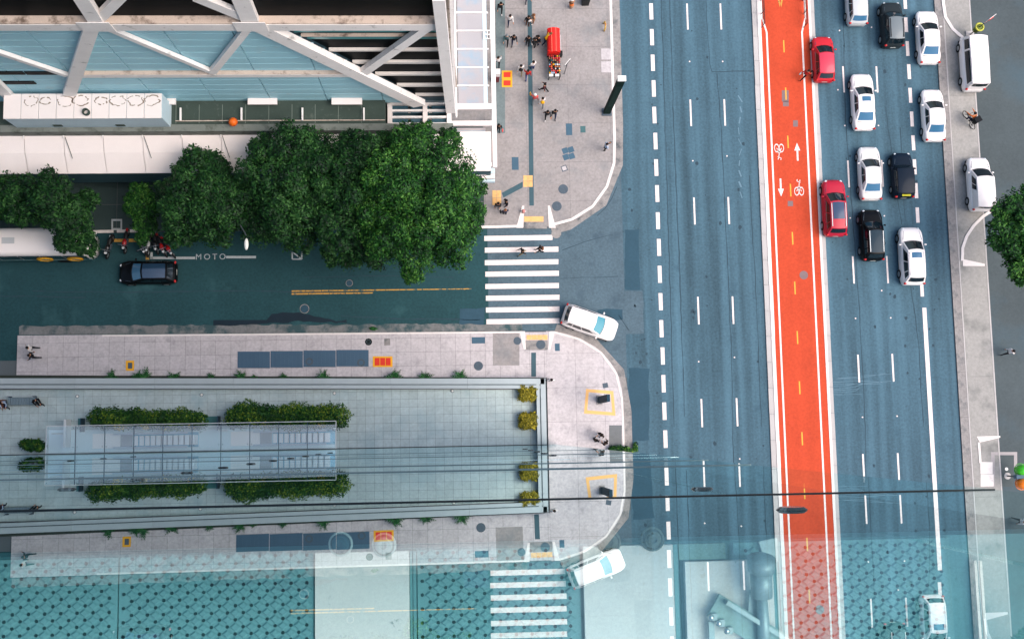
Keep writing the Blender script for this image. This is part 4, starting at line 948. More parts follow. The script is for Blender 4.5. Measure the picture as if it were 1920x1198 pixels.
    MB().box(-L / 2 - .012, -L / 2 + .03, -.22, .22, .60, .72).build('number_plate', PLATE, t)
    MB().box(-L / 2 + .02, -L / 2 + .16, -W * .36, W * .36, .30, .46).build('rear_bumper', TRIM if mat in (PG, PK) else mat, t)
    if extra: extra(t, L, W, H, rf, patch)
    return t
UPW = math.pi / 2
GR = 'cars queuing on the right carriageway'
car('hatch', 'silver hatchback cut off by the top edge right of the red lane', 'car', (1606, 2), UPW, 4.0, 1.70, PS, 'silver_hatchback', rear=CGB, group=GR)
car('suv', 'dark graphite people carrier near the top behind the silver hatchback', 'car', (1672, 47), UPW, 3.75, 1.72, PG, 'graphite_minivan', rear=CGL, group=GR, rails=TRIM, roof=paint('graphite_roof', (112, 122, 126)))
car('sedan', 'white saloon at the top right, front of the kerb lane', 'car', (1740, 70), UPW, 4.4, 1.78, PW_, 'white_sedan', rear=CGB, group=GR)
car('hatch', 'small bright red hatchback beside the red bicycle lane', 'car', (1544, 111), UPW, 3.75, 1.68, PR, 'red_hatchback', group=GR, roof=paint('red_roof', (206, 52, 78)))
car('sedan', 'white saloon with a dark sunroof, middle of the queue', 'car', (1618, 191), UPW, 4.6, 1.80, PW_, 'white_sedan', rear=CGB, group=GR, sunroof=(.12, .40, .22, CGB))
car('sedan', 'white saloon in the kerb lane next to the parked courier bicycle', 'car', (1750, 216), UPW, 4.25, 1.76, PW_, 'white_sedan', rear=CGB, group=GR)
car('sedan', 'white saloon with silver grey flanks left of the small navy car', 'car', (1631, 325), UPW, 4.3, 1.76, paint('pearl', (226, 224, 222)), 'white_sedan', rear=CGB, group=GR)
def yel(t, L, W, H, rf, patch): MB().box(-L / 2 + .12, -L / 2 + .55, -.34, .34, H - .42, H - .40).build('yellow_sheet', M('sheet_yellow', (196, 190, 50)), t)
nv = car('box', 'small boxy navy car with a yellow sheet behind its rear window', 'car', (1692, 329), UPW, 3.65, 1.66, PN, 'navy_hatchback', group=GR)
MB().box(-3.65 / 2 + .10, -3.65 / 2 + .42, -.34, .34, 1.12, 1.16).build('yellow_sheet', M('sheet_yellow', (196, 190, 50)), nv)
nv.children[-1].rotation_euler = (0, 0, 0); nv.children[-1].location = (-.06, 0, .10)
car('suv', 'crimson SUV with dark glass roof beside the red lane', 'car', (1564, 390), UPW, 4.5, 1.82, PR2, 'crimson_suv', group=GR, rails=RIM, sunroof=(.04, .66, .14, M('roof_glass', (58, 76, 104), rough=.15, spec=.3, coat=.1)))
car('suv', 'black SUV with silver roof rails behind the white silver saloon', 'car', (1634, 441), UPW, 4.05, 1.76, PK, 'black_suv', group=GR, rails=RIM, sunroof=(.05, .95, .10, paint('black_roof', (40, 58, 70))))
car('suv', 'white SUV with a small dark sunroof, last in the queue', 'car', (1709, 480), UPW, 4.55, 1.86, PW_, 'white_suv', group=GR, rails=PW_, sunroof=(.10, .30, .20, CGB))
car('van', 'white minibus van parked on the right pavement by the sign', 'van', (1822, 121), UPW, 4.45, 1.80, PW_, 'white_van', group='vans on the right pavement', z=.11)
car('panel', 'white small delivery van parked on the pavement beside the right tree', 'van', (1835, 346), UPW, 4.3, 1.78, PW_, 'white_delivery_van', group='vans on the right pavement', z=.11, panel_sides=True)
car('suv', 'white SUV with roof rails turning right at the lower corner', 'car', (1106, 605), rad(-20), 4.3, 1.80, PW_, 'white_suv', rear=CGL, front=M('car_glass_teal', (72, 148, 168), rough=.08, spec=.9, coat=.5, var=0), rails=PS)
car('hatch', 'black hatchback driving left on the dark side street', 'car', (277, 511), math.pi, 4.3, 1.76, PK, 'black_hatchback', front=CGB, sunroof=(.05, .95, .06, M('black_roof_gloss', (36, 62, 86), rough=.08, spec=.9, coat=.8, var=0)))
# ---- bus
bz = 3.1; e0 = G(163, 452, bz); bx1 = e0.x; by0, by1 = G(90, 479, bz).y, G(90, 425, bz).y
bus = thing('white_bus', 'white bus with roof air unit half hidden under the left tree', 'bus', (bx1 - 6, (by0 + by1) / 2, 0))
m = MB(); secs = []
for q, inset, dz in ((0, .25, .3), (.2, .06, .08), (.6, 0, 0), (11.2, 0, 0), (11.6, .08, .12), (11.85, .25, .4), (12, .5, 1.2)):
    yb, yt = by0 + inset, by1 - inset; z_ = bz - dz; x_ = bx1 - 12 + q
    secs.append([(x_, yb + .03, .35), (x_, yb, 1.0), (x_, yb + .04, z_ - .25), (x_, yb + .16, z_ - .06), (x_, yb + .45, z_), (x_, yt - .45, z_), (x_, yt - .16, z_ - .06), (x_, yt - .04, z_ - .25), (x_, yt, 1.0), (x_, yt - .03, .35)])
vs = [p for s in secs for p in s]; n = 10; fs = [(i * n + j, i * n + (j + 1) % n, (i + 1) * n + (j + 1) % n, (i + 1) * n + j) for i in range(len(secs) - 1) for j in range(n)] + [tuple(range(n)), tuple(range(len(vs) - n, len(vs)))]
MB().add(vs, fs).build('body', PW_, bus, True, world=True)
ac = MB().box(bx1 - 10, bx1 - 6.4, by0 + .35, by1 - .35, bz + .01, bz + .28).build('air_unit', PW_, bus, world=True)
for k in range(8): MB().box(bx1 - 9.8, bx1 - 7.0, by0 + .5 + k * .19, by0 + .54 + k * .19, bz + .281, bz + .30).build('air_slat', PS, ac).location = -bus.location
MB().box(bx1 - 6.1, bx1 - 5.2, by0 + .9, by0 + 1.35, bz + .005, bz + .03).build('roof_vent', PS, bus, world=True)
for k in range(7): MB().box(bx1 - 11.5 + k * 1.6, bx1 - 10.0 + k * 1.6, by0 - .012, by0 + .05, 1.35, 2.65).build('side_window', CGL, bus, world=True)
MB().box(bx1 - 11.9, bx1 - .3, by0 - .02, by0 + .03, .45, 1.15).build('side_band', M('bus_teal', (70, 112, 116), rough=.4), bus, world=True)
for xx in (bx1 - 3.6, bx1 - 1.4): MB().torus((xx, by0 - .02, 1.45), .52, .07, 'Y', 20, 6).build('yellow_arc', YEL, bus, world=True)
for xx in (bx1 - 2.5, bx1 - 9.5):
    for yy in (by0 + .12, by1 - .12):
        w_ = MB().cone((xx, yy - .16, .5), (xx, yy + .16, .5), .5, .5, 20).build('wheel', TYRE, bus, world=True); 
MB().box(bx1 - .06, bx1 + .02, by0 + .6, by1 - .6, 1.2, 2.2).build('windscreen', CGL, bus, world=True)
for yy in (by0 + .2, by1 - .2): MB().box(bx1 - .2, bx1 + .2, yy - .12, yy + .06, 1.6, 1.9).build('mirror', PW_, bus, world=True)
# ---- motorcycles
def motorcycle(uv, hd, colr, label):
    c = G(*uv, .5); t = thing('motorcycle', label, 'motorcycle', (c.x, c.y, 0), hd, 'motorcycles parked in the bay'); pm = M('moto_' + colr, {'black': (24, 26, 28), 'red': (176, 26, 30), 'blue': (36, 60, 96), 'white': (214, 214, 212)}[colr], rough=.3, coat=.5)
    for x in (-.65, .68):
        w_ = MB().torus((x, 0, .31), .26, .055, 'Y', 18, 7).build('wheel', TYRE, t, True); MB().cone((x, -.03, .31), (x, .03, .31), .16, .16, 12).build('rim', RIM, w_)
    MB().beam((-.62, 0, .42), (.5, 0, .62), .16, .14).build('frame', TRIM, t); MB().box(-.18, .22, -.14, .14, .28, .58).build('engine', IRON, t)
    MB().ball((.18, 0, .80), .30, .17, .15, 12, 8).build('fuel_tank', pm, t, True); MB().ball((-.35, 0, .78), .40, .15, .08, 12, 6).build('seat', TRIM, t, True)
    for s in (-1, 1): MB().cone((.68, s * .08, .31), (.45, s * .08, 1.0), .03, .03, 7).build('fork', RIM, t)
    MB().cone((.40, -.38, 1.05), (.40, .38, 1.05), .022, .022, 7).build('handlebar', RIM, t); MB().ball((.60, 0, .90), .10, .11, .12, 10, 6).build('headlamp', HEAD, t, True)
    for s in (-1, 1): MB().ball((.45, s * .40, 1.16), .03, .07, .045, 8, 5).build('mirror', TRIM, t, True)
    MB().cone((-.2, -.2, .3), (-.85, -.22, .38), .045, .05, 8).build('exhaust', RIM, t); MB().beam((-.6, 0, .72), (-.95, 0, .66), .16, .03).build('rear_mudguard', pm, t)
for uv, a, cl, lb in (((205, 462), 75, 'black', 'black motorcycle parked nearest the bus front under the tree'), ((236, 452), 82, 'red', 'motorcycle with red tank standing alone on the yellow bay mark'), ((266, 460), 115, 'black', 'black motorcycle angled first in the tight row'), ((280, 456), 80, 'white', 'motorcycle with white tank in the tight row'), ((292, 454), 98, 'black', 'black motorcycle between the white and the red tanked ones'), ((303, 460), 112, 'red', 'red motorcycle in the tight row beside the tree crown'), ((315, 464), 122, 'red', 'last red motorcycle of the row, half under the tree')):
    motorcycle(uv, rad(a + 180), cl, lb)
# ---- courier bicycle
BIKE = M('bike_black', (28, 30, 32), rough=.4)
bc = G(1816, 226, .4); cb_ = thing('bicycle', 'black bicycle carrying a courier on the right pavement', 'bicycle', (bc.x, bc.y, .112), rad(118))
for x in (-.52, .52):
    w_ = MB().torus((x, 0, .34), .31, .028, 'Y', 22, 6).build('wheel', TYRE, cb_, True)
    for k in range(6): a = math.pi * k / 6; MB().cone((x - .3 * math.cos(a), 0, .34 - .3 * math.sin(a)), (x + .3 * math.cos(a), 0, .34 + .3 * math.sin(a)), .006, .006, 4).build('spoke', RIM, w_)
for a, b in (((-.52, 0, .34), (-.05, 0, .30)), ((-.05, 0, .30), (-.18, 0, .82)), ((-.05, 0, .30), (.36, 0, .78)), ((-.16, 0, .76), (.36, 0, .82)), ((-.52, 0, .34), (-.17, 0, .76)), ((.52, 0, .34), (.34, 0, .95))): MB().cone(a, b, .022, .022, 7).build('frame_tube', BIKE, cb_)
MB().cone((.36, -.28, .98), (.36, .28, .98), .018, .018, 7).build('handlebar', BIKE, cb_); MB().ball((-.2, 0, .87), .13, .08, .04, 10, 5).build('saddle', BIKE, cb_, True)
# ================================================================== PEOPLE
def pose_mesh(name, leg, arm, lean=0.0, sit=False):
    """leg: two (hip swing deg, knee bend deg); arm: two (swing deg, elbow deg, spread)"""
    J = {}; E_ = []; R = {}
    def j(n_, p, r): J[n_] = Vector(p); R[n_] = r
    j('pelvis', (0, 0, .93), (.155, .125)); j('spine', (.02 * lean, 0, 1.13), (.135, .11)); j('chest', (.10 * lean, 0, 1.33), (.165, .115)); j('neck', (.15 * lean, 0, 1.475), (.058, .058)); j('head', (.17 * lean + .02, 0, 1.585), (.085, .098)); j('crown', (.17 * lean + .015, 0, 1.675), (.07, .08))
    E_ += [('pelvis', 'spine'), ('spine', 'chest'), ('chest', 'neck'), ('neck', 'head'), ('head', 'crown')]
    for k, s in enumerate((1, -1)):
        h, kb_ = rad(leg[k][0]), rad(leg[k][1]); H = Vector((0, s * .095, .87)); K = H + Vector((math.sin(h), 0, -math.cos(h))) * .42; A = K + Vector((math.sin(h - kb_), 0, -math.cos(h - kb_))) * .40; T = A + Vector((.17 * math.cos(h - kb_), s * .02, .17 * math.sin(h - kb_) - .035))
        j('hip%d' % k, H, (.105, .10)); j('knee%d' % k, K, (.068, .068)); j('ankle%d' % k, A, (.045, .045)); j('toe%d' % k, T, (.04, .032)); E_ += [('pelvis', 'hip%d' % k), ('hip%d' % k, 'knee%d' % k), ('knee%d' % k, 'ankle%d' % k), ('ankle%d' % k, 'toe%d' % k)]
        a, eb, sp = rad(arm[k][0]), rad(arm[k][1]), arm[k][2]; S = Vector((.12 * lean, s * .185, 1.385)); El = S + Vector((math.sin(a), s * sp, -math.cos(a))).normalized() * .29; Wr = El + Vector((math.sin(a + eb), s * (sp - .5 * (eb > 1)), -math.cos(a + eb))).normalized() * .25; Hd = Wr + (Wr - El).normalized() * .09
        j('sh%d' % k, S, (.075, .075)); j('el%d' % k, El, (.05, .05)); j('wr%d' % k, Wr, (.036, .036)); j('hd%d' % k, Hd, (.045, .022)); E_ += [('chest', 'sh%d' % k), ('sh%d' % k, 'el%d' % k), ('el%d' % k, 'wr%d' % k), ('wr%d' % k, 'hd%d' % k)]
    low = min(min(J['ankle0'].z, J['toe0'].z), min(J['ankle1'].z, J['toe1'].z)) - .045
    if not sit:
        for p in J.values(): p.z -= low
    keys = list(J); me = bpy.data.meshes.new(name); me.from_pydata([J[k] for k in keys], [(keys.index(a), keys.index(b)) for a, b in E_], [])
    o = bpy.data.objects.new(name, me); COL.objects.link(o); sm = o.modifiers.new('s', 'SKIN'); sm.use_smooth_shade = True
    for i, k in enumerate(keys): me.skin_vertices[0].data[i].radius = R[k]; me.skin_vertices[0].data[i].use_root = (k == 'pelvis')
    ss = o.modifiers.new('d', 'SUBSURF'); ss.levels = 1; ss.render_levels = 1
    dg = bpy.context.evaluated_depsgraph_get(); out = bpy.data.meshes.new_from_object(o.evaluated_get(dg)); bpy.data.objects.remove(o)
    segs = [(J[a], J[b], a, b) for a, b in E_]; idx = []
    for f in out.polygons:
        c = f.center; best = None
        for a, b, na, nb in segs:
            d = b - a; t = max(0, min(1, (c - a).dot(d) / d.length_squared)); q = (c - (a + d * t)).length
            if best is None or q < best[0]: best = (q, na, nb, t)
        _, na, nb, t = best
        if 'toe' in nb: g = 4
        elif na[:3] in ('hip', 'kne') or nb[:3] == 'hip': g = 3
        elif na == 'pelvis': g = 3 if t < .35 else 2
        elif nb == 'head' and t > .2 or nb == 'crown': g = 1 if (c.x < J['head'].x + .035 and c.z > J['head'].z - .03) or c.z > J['crown'].z - .02 else 0
        elif nb == 'head' or nb == 'neck' and t > .6: g = 0
        elif nb[:2] == 'hd' or (nb[:2] == 'wr' and t > .82): g = 0
        else: g = 2
        idx.append(g)
    out.materials.clear()
    for _ in range(5): out.materials.append(None)
    bm = bmesh.new(); bm.from_mesh(out)
    bm.faces.ensure_lookup_table()
    for f, g in zip(bm.faces, idx): f.material_index = g
    ex = MB()
    for k in (0, 1):
        d = (J['hd%d' % k] - J['wr%d' % k]).normalized(); sdv = d.orthogonal().normalized()
        for q in range(4): b = J['hd%d' % k] + sdv * (q - 1.5) * .019; ex.path([b - d * .01, b + d * (.035 + .012 * (q in (1, 2))), b + d * (.06 + .012 * (q in (1, 2))) + sdv.cross(d) * .012], [.009, .008, .006], 5)
        b = J['wr%d' % k].lerp(J['hd%d' % k], .5); ex.path([b, b + d * .03 + sdv * .045, b + d * .06 + sdv * .05], [.011, .010, .007], 5)
    hd = J['head']; ex.ball((hd.x + .097, 0, hd.z), .018, .014, .022, 6, 4)
    for s in (-1, 1): ex.ball((hd.x - .005, s * .088, hd.z), .018, .010, .028, 6, 4)
    tmp = bpy.data.meshes.new('x'); tmp.from_pydata(ex.v, [], ex.f); n0 = len(bm.faces); bm.from_mesh(tmp); bm.faces.ensure_lookup_table()
    for f in bm.faces[n0:]: f.material_index = 0
    bm.to_mesh(out); bm.free()
    out.polygons.foreach_set('use_smooth', [True] * len(out.polygons)); out['hx'] = float(hd.x); out['hz'] = float(J['crown'].z); out['cz'] = float(J['chest'].z); out['cx'] = float(J['chest'].x); out['handz'] = float(J['hd0'].z); out['handx'] = float(J['hd0'].x); out['handy'] = float(J['hd0'].y)
    return out
POSE = {'walk': pose_mesh('person_walk', ((26, 12), (-18, 24)), ((-24, 14, .12), (26, 22, .12))), 'walk2': pose_mesh('person_walk2', ((-14, 30), (20, 6)), ((22, 30, .14), (-18, 10, .14))),
        'stand': pose_mesh('person_stand', ((3, 2), (-2, 4)), ((4, 12, .14), (-3, 14, .14))), 'phone': pose_mesh('person_phone', ((4, 4), (-4, 6)), ((12, 105, .10), (6, 16, .12))),
        'lean': pose_mesh('person_lean', ((8, 14), (-14, 8)), ((70, 20, .05), (62, 26, .05)), 2.6), 'sit': pose_mesh('person_sit', ((86, 84), (82, 92)), ((30, 60, .12), (36, 60, .12)), .6, True), 'ride': pose_mesh('person_ride', ((72, 88), (34, 62)), ((58, 18, .16), (58, 18, .16)), 2.2, True)}
HUE = dict(black=(26, 28, 32), navy=(34, 44, 72), white=(228, 224, 222), grey=(120, 126, 130), teal=(60, 92, 96), brown=(104, 66, 44), tan=(170, 128, 100), yellow=(232, 172, 36), red=(196, 46, 38), pink=(226, 92, 92), maroon=(70, 34, 40), blue=(52, 74, 124), khaki=(150, 138, 108), orange=(214, 110, 48), lightblue=(170, 190, 214), hair=(28, 22, 20), fair=(120, 78, 50), skin=(196, 146, 118), dark_skin=(132, 90, 68))
def cloth(n_): return M('cloth_' + n_, HUE[n_], rough=.9, var=.08, scale=6)
def person(uv, deg, pose, top, legs, label, hair='hair', skin='skin', shoes='black', bag=None, cap=None, z=.122, h=1.0, group='pedestrians', coat=None, zoff=0.0):
    c = G(*uv, z); t = thing('person', label, 'person', (c.x, c.y, z + zoff), rad(deg), group); t.scale = (h, h, h)
    me = POSE[pose]; b = ob('body', me, t)
    for i, n_ in enumerate((skin, hair, top, legs, shoes)): b.material_slots[i].link = 'OBJECT'; b.material_slots[i].material = cloth(n_)
    hx, hz, cx, cz = me['hx'], me['hz'], me['cx'], me['cz']
    MB().ball((hx - .02, 0, hz - .045), .112, .105, .105, 12, 6, -.1).build('hair', cloth(hair), t, True)
    if cap: MB().ball((hx, 0, hz - .02), .122, .115, .10, 12, 5, 0.05).build('cap', cloth(cap), t, True)
    if bag:
        k, cl = bag
        if k == 'back': MB().ball((cx - .20, 0, cz - .08), .12, .17, .24, 10, 8).build('backpack', cloth(cl), t, True)
        elif k == 'box': MB().box(cx - .62, cx - .18, -.24, .24, cz - .28, cz + .20).build('delivery_bag', cloth(cl), t)
        else: MB().ball((me['handx'] + .02, me['handy'] + .04, me['handz'] - .20), .16, .07, .17, 10, 6).build('shoulder_bag', cloth(cl), t, True)
    if coat:
        MB().cone((0, 0, cz - .05), (0, 0, .42), .19, .27, 12).build('coat', cloth(coat), t, True)
    return t
DN, UPD, LF, RT = -90, 90, 180, 0
P = person
P((938, 22), DN, 'walk', 'black', 'black', 'person in black jacket and white shoes walking at the top left corner of the pavement', shoes='white')
P((955, 45), DN, 'walk2', 'white', 'navy', 'person in white shirt and navy trousers near the walkway edge', shoes='black')
P((989, 47), DN, 'stand', 'black', 'brown', 'person in black top and long brown skirt on the dark strip', coat=None, shoes='brown')
P((999, 44), 200, 'phone', 'tan', 'tan', 'person in tan coat with white bag right of the dark strip', bag=('hand', 'white'), shoes='white', hair='fair')
P((949, 81), DN, 'walk', 'teal', 'black', 'person in teal jacket and grey cap walking beside one in black', cap='grey')
P((962, 82), DN, 'walk2', 'black', 'navy', 'person in open black jacket left of the dark strip')
P((989, 84), DN, 'stand', 'black', 'black', 'person in black jacket over white shirt on the dark strip facing the stall', bag=('hand', 'white'))
P((1001, 88), 60, 'phone', 'black', 'black', 'crouched looking person in black with white sleeves beside the stall customers', bag=('back', 'black'))
P((1007, 84), 40, 'stand', 'black', 'navy', 'tall person in dark hooded coat at the left of the red stall', h=1.05)
P((1021, 82), 25, 'lean', 'yellow', 'navy', 'vendor in yellow jacket leaning over the red stall', shoes='white', hair='fair')
P((975, 137), UPD, 'walk', 'white', 'khaki', 'person in white shirt with black backpack and khaki trousers', bag=('back', 'black'))
P((988, 146), UPD, 'walk2', 'red', 'blue', 'person in red shirt and blue jeans on the dark strip', skin='dark_skin')
P((998, 130), 120, 'stand', 'white', 'blue', 'person in white top with long black hair behind the red shirt')
P((933, 122), UPD, 'walk', 'white', 'black', 'person in white shirt half hidden by the walkway edge beam')
P((1019, 171), 150, 'walk', 'maroon', 'black', 'person in maroon jacket below the goods table')
P((1001, 191), UPD, 'walk2', 'pink', 'grey', 'person in pink top and white cap with a yellow bag', cap='white', bag=('hand', 'yellow'))
P((1015, 197), UPD, 'walk', 'white', 'grey', 'person in white shirt with yellow backpack', bag=('back', 'yellow'), shoes='white')
P((1024, 221), DN, 'walk2', 'black', 'black', 'left person of the pair in black below the yellow backpack', shoes='white', coat=None)
P((1038, 219), DN, 'walk', 'black', 'navy', 'right person of the pair in black with raised foot')
P((934, 246), DN, 'stand', 'black', 'black', 'person in black with pink bag at the walkway edge above the orange lamp', bag=('hand', 'pink'))
P((1133, 281), 20, 'phone', 'lightblue', 'black', 'person in light blue top with black skirt near the curved kerb', bag=('hand', 'black'))
P((933, 390), DN, 'phone', 'black', 'grey', 'person in black at the orange tactile panel beside the tree', shoes='white')
P((948, 385), 210, 'stand', 'black', 'navy', 'person in black facing two others near the tactile panel')
P((946, 402), 100, 'stand', 'navy', 'black', 'person with fair hair and black bag nearest the ramp', hair='fair', bag=('hand', 'black'))
P((978, 476), 200, 'walk', 'black', 'khaki', 'left person in black crossing the zebra stripes', z=.008)
P((1010, 471), 180, 'walk2', 'black', 'black', 'right person in black with brown backpack on the zebra stripes', bag=('back', 'brown'), z=.008)
P((1881, 661), 20, 'walk', 'white', 'black', 'person in white top and black trousers striding across the right forecourt', z=.102)
P((67, 655), 180, 'walk', 'white', 'black', 'person in white shirt walking left on the lower pavement')
P((70, 669), 185, 'walk2', 'black', 'black', 'person in black walking beside the white shirt on the lower pavement')
P((1114, 825), 60, 'phone', 'black', 'black', 'person in black with white front, left of the group of three near the kerb', bag=('hand', 'white'))
P((1124, 815), 230, 'stand', 'black', 'black', 'topmost of the three people in black near the kerb plant')
P((1132, 830), 140, 'phone', 'black', 'navy', 'person in dark clothes nearest the kerb plant, right of the three')
P((1031, 714), UPD, 'stand', 'white', 'black', 'person standing against the outer corner of the plaza wall')
P((1504, 146), 40, 'walk', 'red', 'black', 'person in red top stepping over the edge line of the red lane', z=.127, bag=('hand', 'white'))
P((938, 408), 10, 'stand', 'grey', 'grey', 'x', z=.122) if False else None
P((988, 2), DN, 'walk2', 'grey', 'navy', 'person in grey on the dark strip at the very top edge')
# courier on the bicycle
t = thing('person', 'courier in orange vest with large black delivery bag riding the bicycle', 'person', (bc.x, bc.y, .112 + .02), rad(118), 'pedestrians')
b = ob('body', POSE['ride'], t, (-.18, 0, 0))
for i, n_ in enumerate(('skin', 'hair', 'orange', 'navy', 'black')): b.material_slots[i].link = 'OBJECT'; b.material_slots[i].material = cloth(n_)
me = POSE['ride']; MB().ball((me['hx'] - .20, 0, me['hz'] - .04), .125, .12, .115, 12, 6, -.1).build('helmet', cloth('black'), t, True)
MB().box(me['cx'] - .78, me['cx'] - .32, -.26, .26, me['cz'] - .25, me['cz'] + .25).build('delivery_bag', cloth('black'), t)
# ================================================================== STALLS AND STREET FURNITURE
RCL = M('stall_red', (226, 34, 28), rough=.5, var=.06, scale=2); RDK = M('stall_seam', (246, 120, 100), rough=.6)
a, b = G(1027, 98, 1.6), G(1050, 53, 1.6)
t = thing('street_stall', 'bright red covered food stall on the upper pavement with a yellow clad vendor', 'stall', ((a.x + b.x) / 2, (a.y + b.y) / 2, .12)); w, d = (b.x - a.x) / 2, (b.y - a.y) / 2
m = MB(); prof = [(-w, 1.15), (-w * .9, 1.42), (-w * .5, 1.58), (0, 1.64), (w * .5, 1.58), (w * .9, 1.42), (w, 1.15)]
m.grid(lambda u_, v_: (interp([(i / 6, p[0]) for i, p in enumerate(prof)], v_), -d + 2 * d * u_, interp([(i / 6, p[1]) for i, p in enumerate(prof)], v_)), 6, 18); m.build('roof_cover', RCL, t, True)
MB().box(-w + .04, w - .04, -d + .04, d - .04, .45, 1.2).build('counter', RCL, t)
for x in (-w * .35, w * .30): MB().beam((x, -d, 1.62), (x, d, 1.62), .04, .04).build('seam', RDK, t)
for yv in (-d + .1, d - .1): MB().box(-w + .02, w - .02, yv - .03, yv + .03, 1.45, 1.50).build('hoop', RCL, t)
MB().beam((w + .04, -d + .2, 1.3), (w + .04, d - .5, 1.3), .06, .10).build('side_rail', M('stall_grey', (196, 190, 190)), t)
for x in (-w + .12, w - .12):
    for yv in (-d + .25, d - .25): MB().cone((x - .05, yv, .24), (x + .05, yv, .24), .24, .24, 14).build('wheel', TYRE, t)
c = G(1045, 99, .8); t = thing('crate', 'dark crate with a white cloth between the red stall and the goods table', 'crate', (c.x, c.y, .12))
MB().box(-.42, .42, -.18, .18, 0, .6).build('body', TRIM, t); MB().ball((-.05, 0, .62), .20, .10, .06, 8, 5).build('cloth', cloth('white'), t, True)
a, b = G(1029, 145, .9), G(1050, 104, .9); t = thing('goods_table', 'vendor table covered in small colourful goods below the red stall', 'table', ((a.x + b.x) / 2, (a.y + b.y) / 2, .12)); w, d = (b.x - a.x) / 2, (b.y - a.y) / 2
MB().box(-w, w, -d, d, .74, .80).build('table_top', TRIM, t)
for x in (-w + .05, w - .05):
    for yv in (-d + .05, d - .05): MB().box(x - .03, x + .03, yv - .03, yv + .03, 0, .74).build('leg', TRIM, t)
TX_, TY_, TW_, TD_ = t.location.x, t.location.y, w, d
GC = ['red', 'orange', 'white', 'pink', 'yellow', 'black', 'lightblue', 'tan', 'maroon', 'teal']; gm = {}
for k in GC:
    gm[k] = MB().ball((0, 0, .05), .075, .06, .06, 8, 5).mesh('trinket', cloth(k), True)
k = 0; WHERE = {'red': 'red', 'orange': 'orange', 'white': 'white', 'pink': 'pink', 'yellow': 'yellow', 'black': 'black', 'lightblue': 'pale blue', 'tan': 'tan', 'maroon': 'maroon', 'teal': 'teal'}
for iy in range(9):
    for ix in range(6):
        cl = random.choice(GC); o = ob('trinket', gm[cl], None, (TX_ - TW_ + .08 + ix * (2 * TW_ - .16) / 5, TY_ - TD_ + .32 + iy * (2 * TD_ - .42) / 8, .92)); o.rotation_euler = (0, 0, random.uniform(0, 3)); o.scale = (random.uniform(.8, 1.3),) * 3
        tag(o, 'small %s trinket laid out on the vendor goods table' % WHERE[cl], 'trinket', '%s trinkets on the goods table' % WHERE[cl])
for sx in (-.25, .22): tag(MB().box(TX_ + sx - .18, TX_ + sx + .14, TY_ - TD_ + .03, TY_ - TD_ + .24, .921, .95).build('paper_sheet', cloth('white')), ('left' if sx < 0 else 'right') + ' white paper sheet at the lower end of the goods table', 'sheet', 'sheets on the goods table')
c0_ = G(1058, 139, .12); t = thing('street_sign', 'thin slanted post with a black and white plate beside the goods table', 'sign', (c0_.x, c0_.y, .12)); PST = M('sign_post', (92, 100, 104), rough=.4, metal=.5)
MB().cone((0, 0, 0), (0, 0, 2.7), .035, .03, 8).build('post', PST, t); q = MB().box(-.34, .34, -.025, .025, 2.3, 2.75).build('plate', cloth('white'), t); q.rotation_euler = (0, 0, rad(50)); q2 = MB().box(-.30, .30, -.032, -.026, 2.36, 2.69).build('plate_face', TRIM, q)
# big totem by the kerb
c0_ = G(1137.5, 211, .12); tt = G(1154, 139, 8.2)
t = thing('advertising_totem', 'tall dark green totem slab at the kerb with a white top', 'totem', (c0_.x, c0_.y, .12)); TOT = M('totem_green', (16, 40, 36), rough=.8, var=.08, spec=.1)
MB().box(-.26, .26, -.16, .16, .08, 8.0).build('slab', TOT, t); MB().box(-.30, .30, -.20, .20, 8.0, 8.12).build('top_cap', LAMPM, t); MB().box(-.38, .38, -.3, .3, 0, .08).build('foot', IRON, t); MB().box(-.20, .20, -.172, -.161, 2.0, 6.8).build('screen', M('totem_screen', (20, 46, 42), rough=.7, spec=.1), t)
# two small totems on yellow framed squares; only the upper is real, the lower is its mirror image
c0_ = G(1124, 750, .12); t = thing('bus_totem', 'slim dark blue totem standing in the yellow painted frame near the curved kerb', 'totem', (c0_.x, c0_.y, .12)); TB = M('totem_blue', (34, 64, 80), rough=.7, var=.1, spec=.15)
MB().box(-.10, .12, -.26, .26, .05, 5.0).build('slab', TB, t); MB().box(-.22, .22, -.36, .36, 0, .05).build('foot', CONC2, t); MB().box(.121, .128, -.2, .2, 2.2, 4.6).build('poster', M('totem_poster', (40, 96, 108), rough=.3), t)
fr = [(1099, 729), (1150, 733), (1154, 779), (1095, 775)]; fi = [(1104, 735), (1145, 738.5), (1148, 772.5), (1101, 769)]
YF = M('frame_orange_paint', (240, 188, 120), rough=.8, var=.06)
for i in range(4):
    MB().prism([g2(*fr[i], .12), g2(*fr[(i + 1) % 4], .12), g2(*fi[(i + 1) % 4], .12), g2(*fi[i], .12)], .1235, .130).build('painted_frame', YF, south)
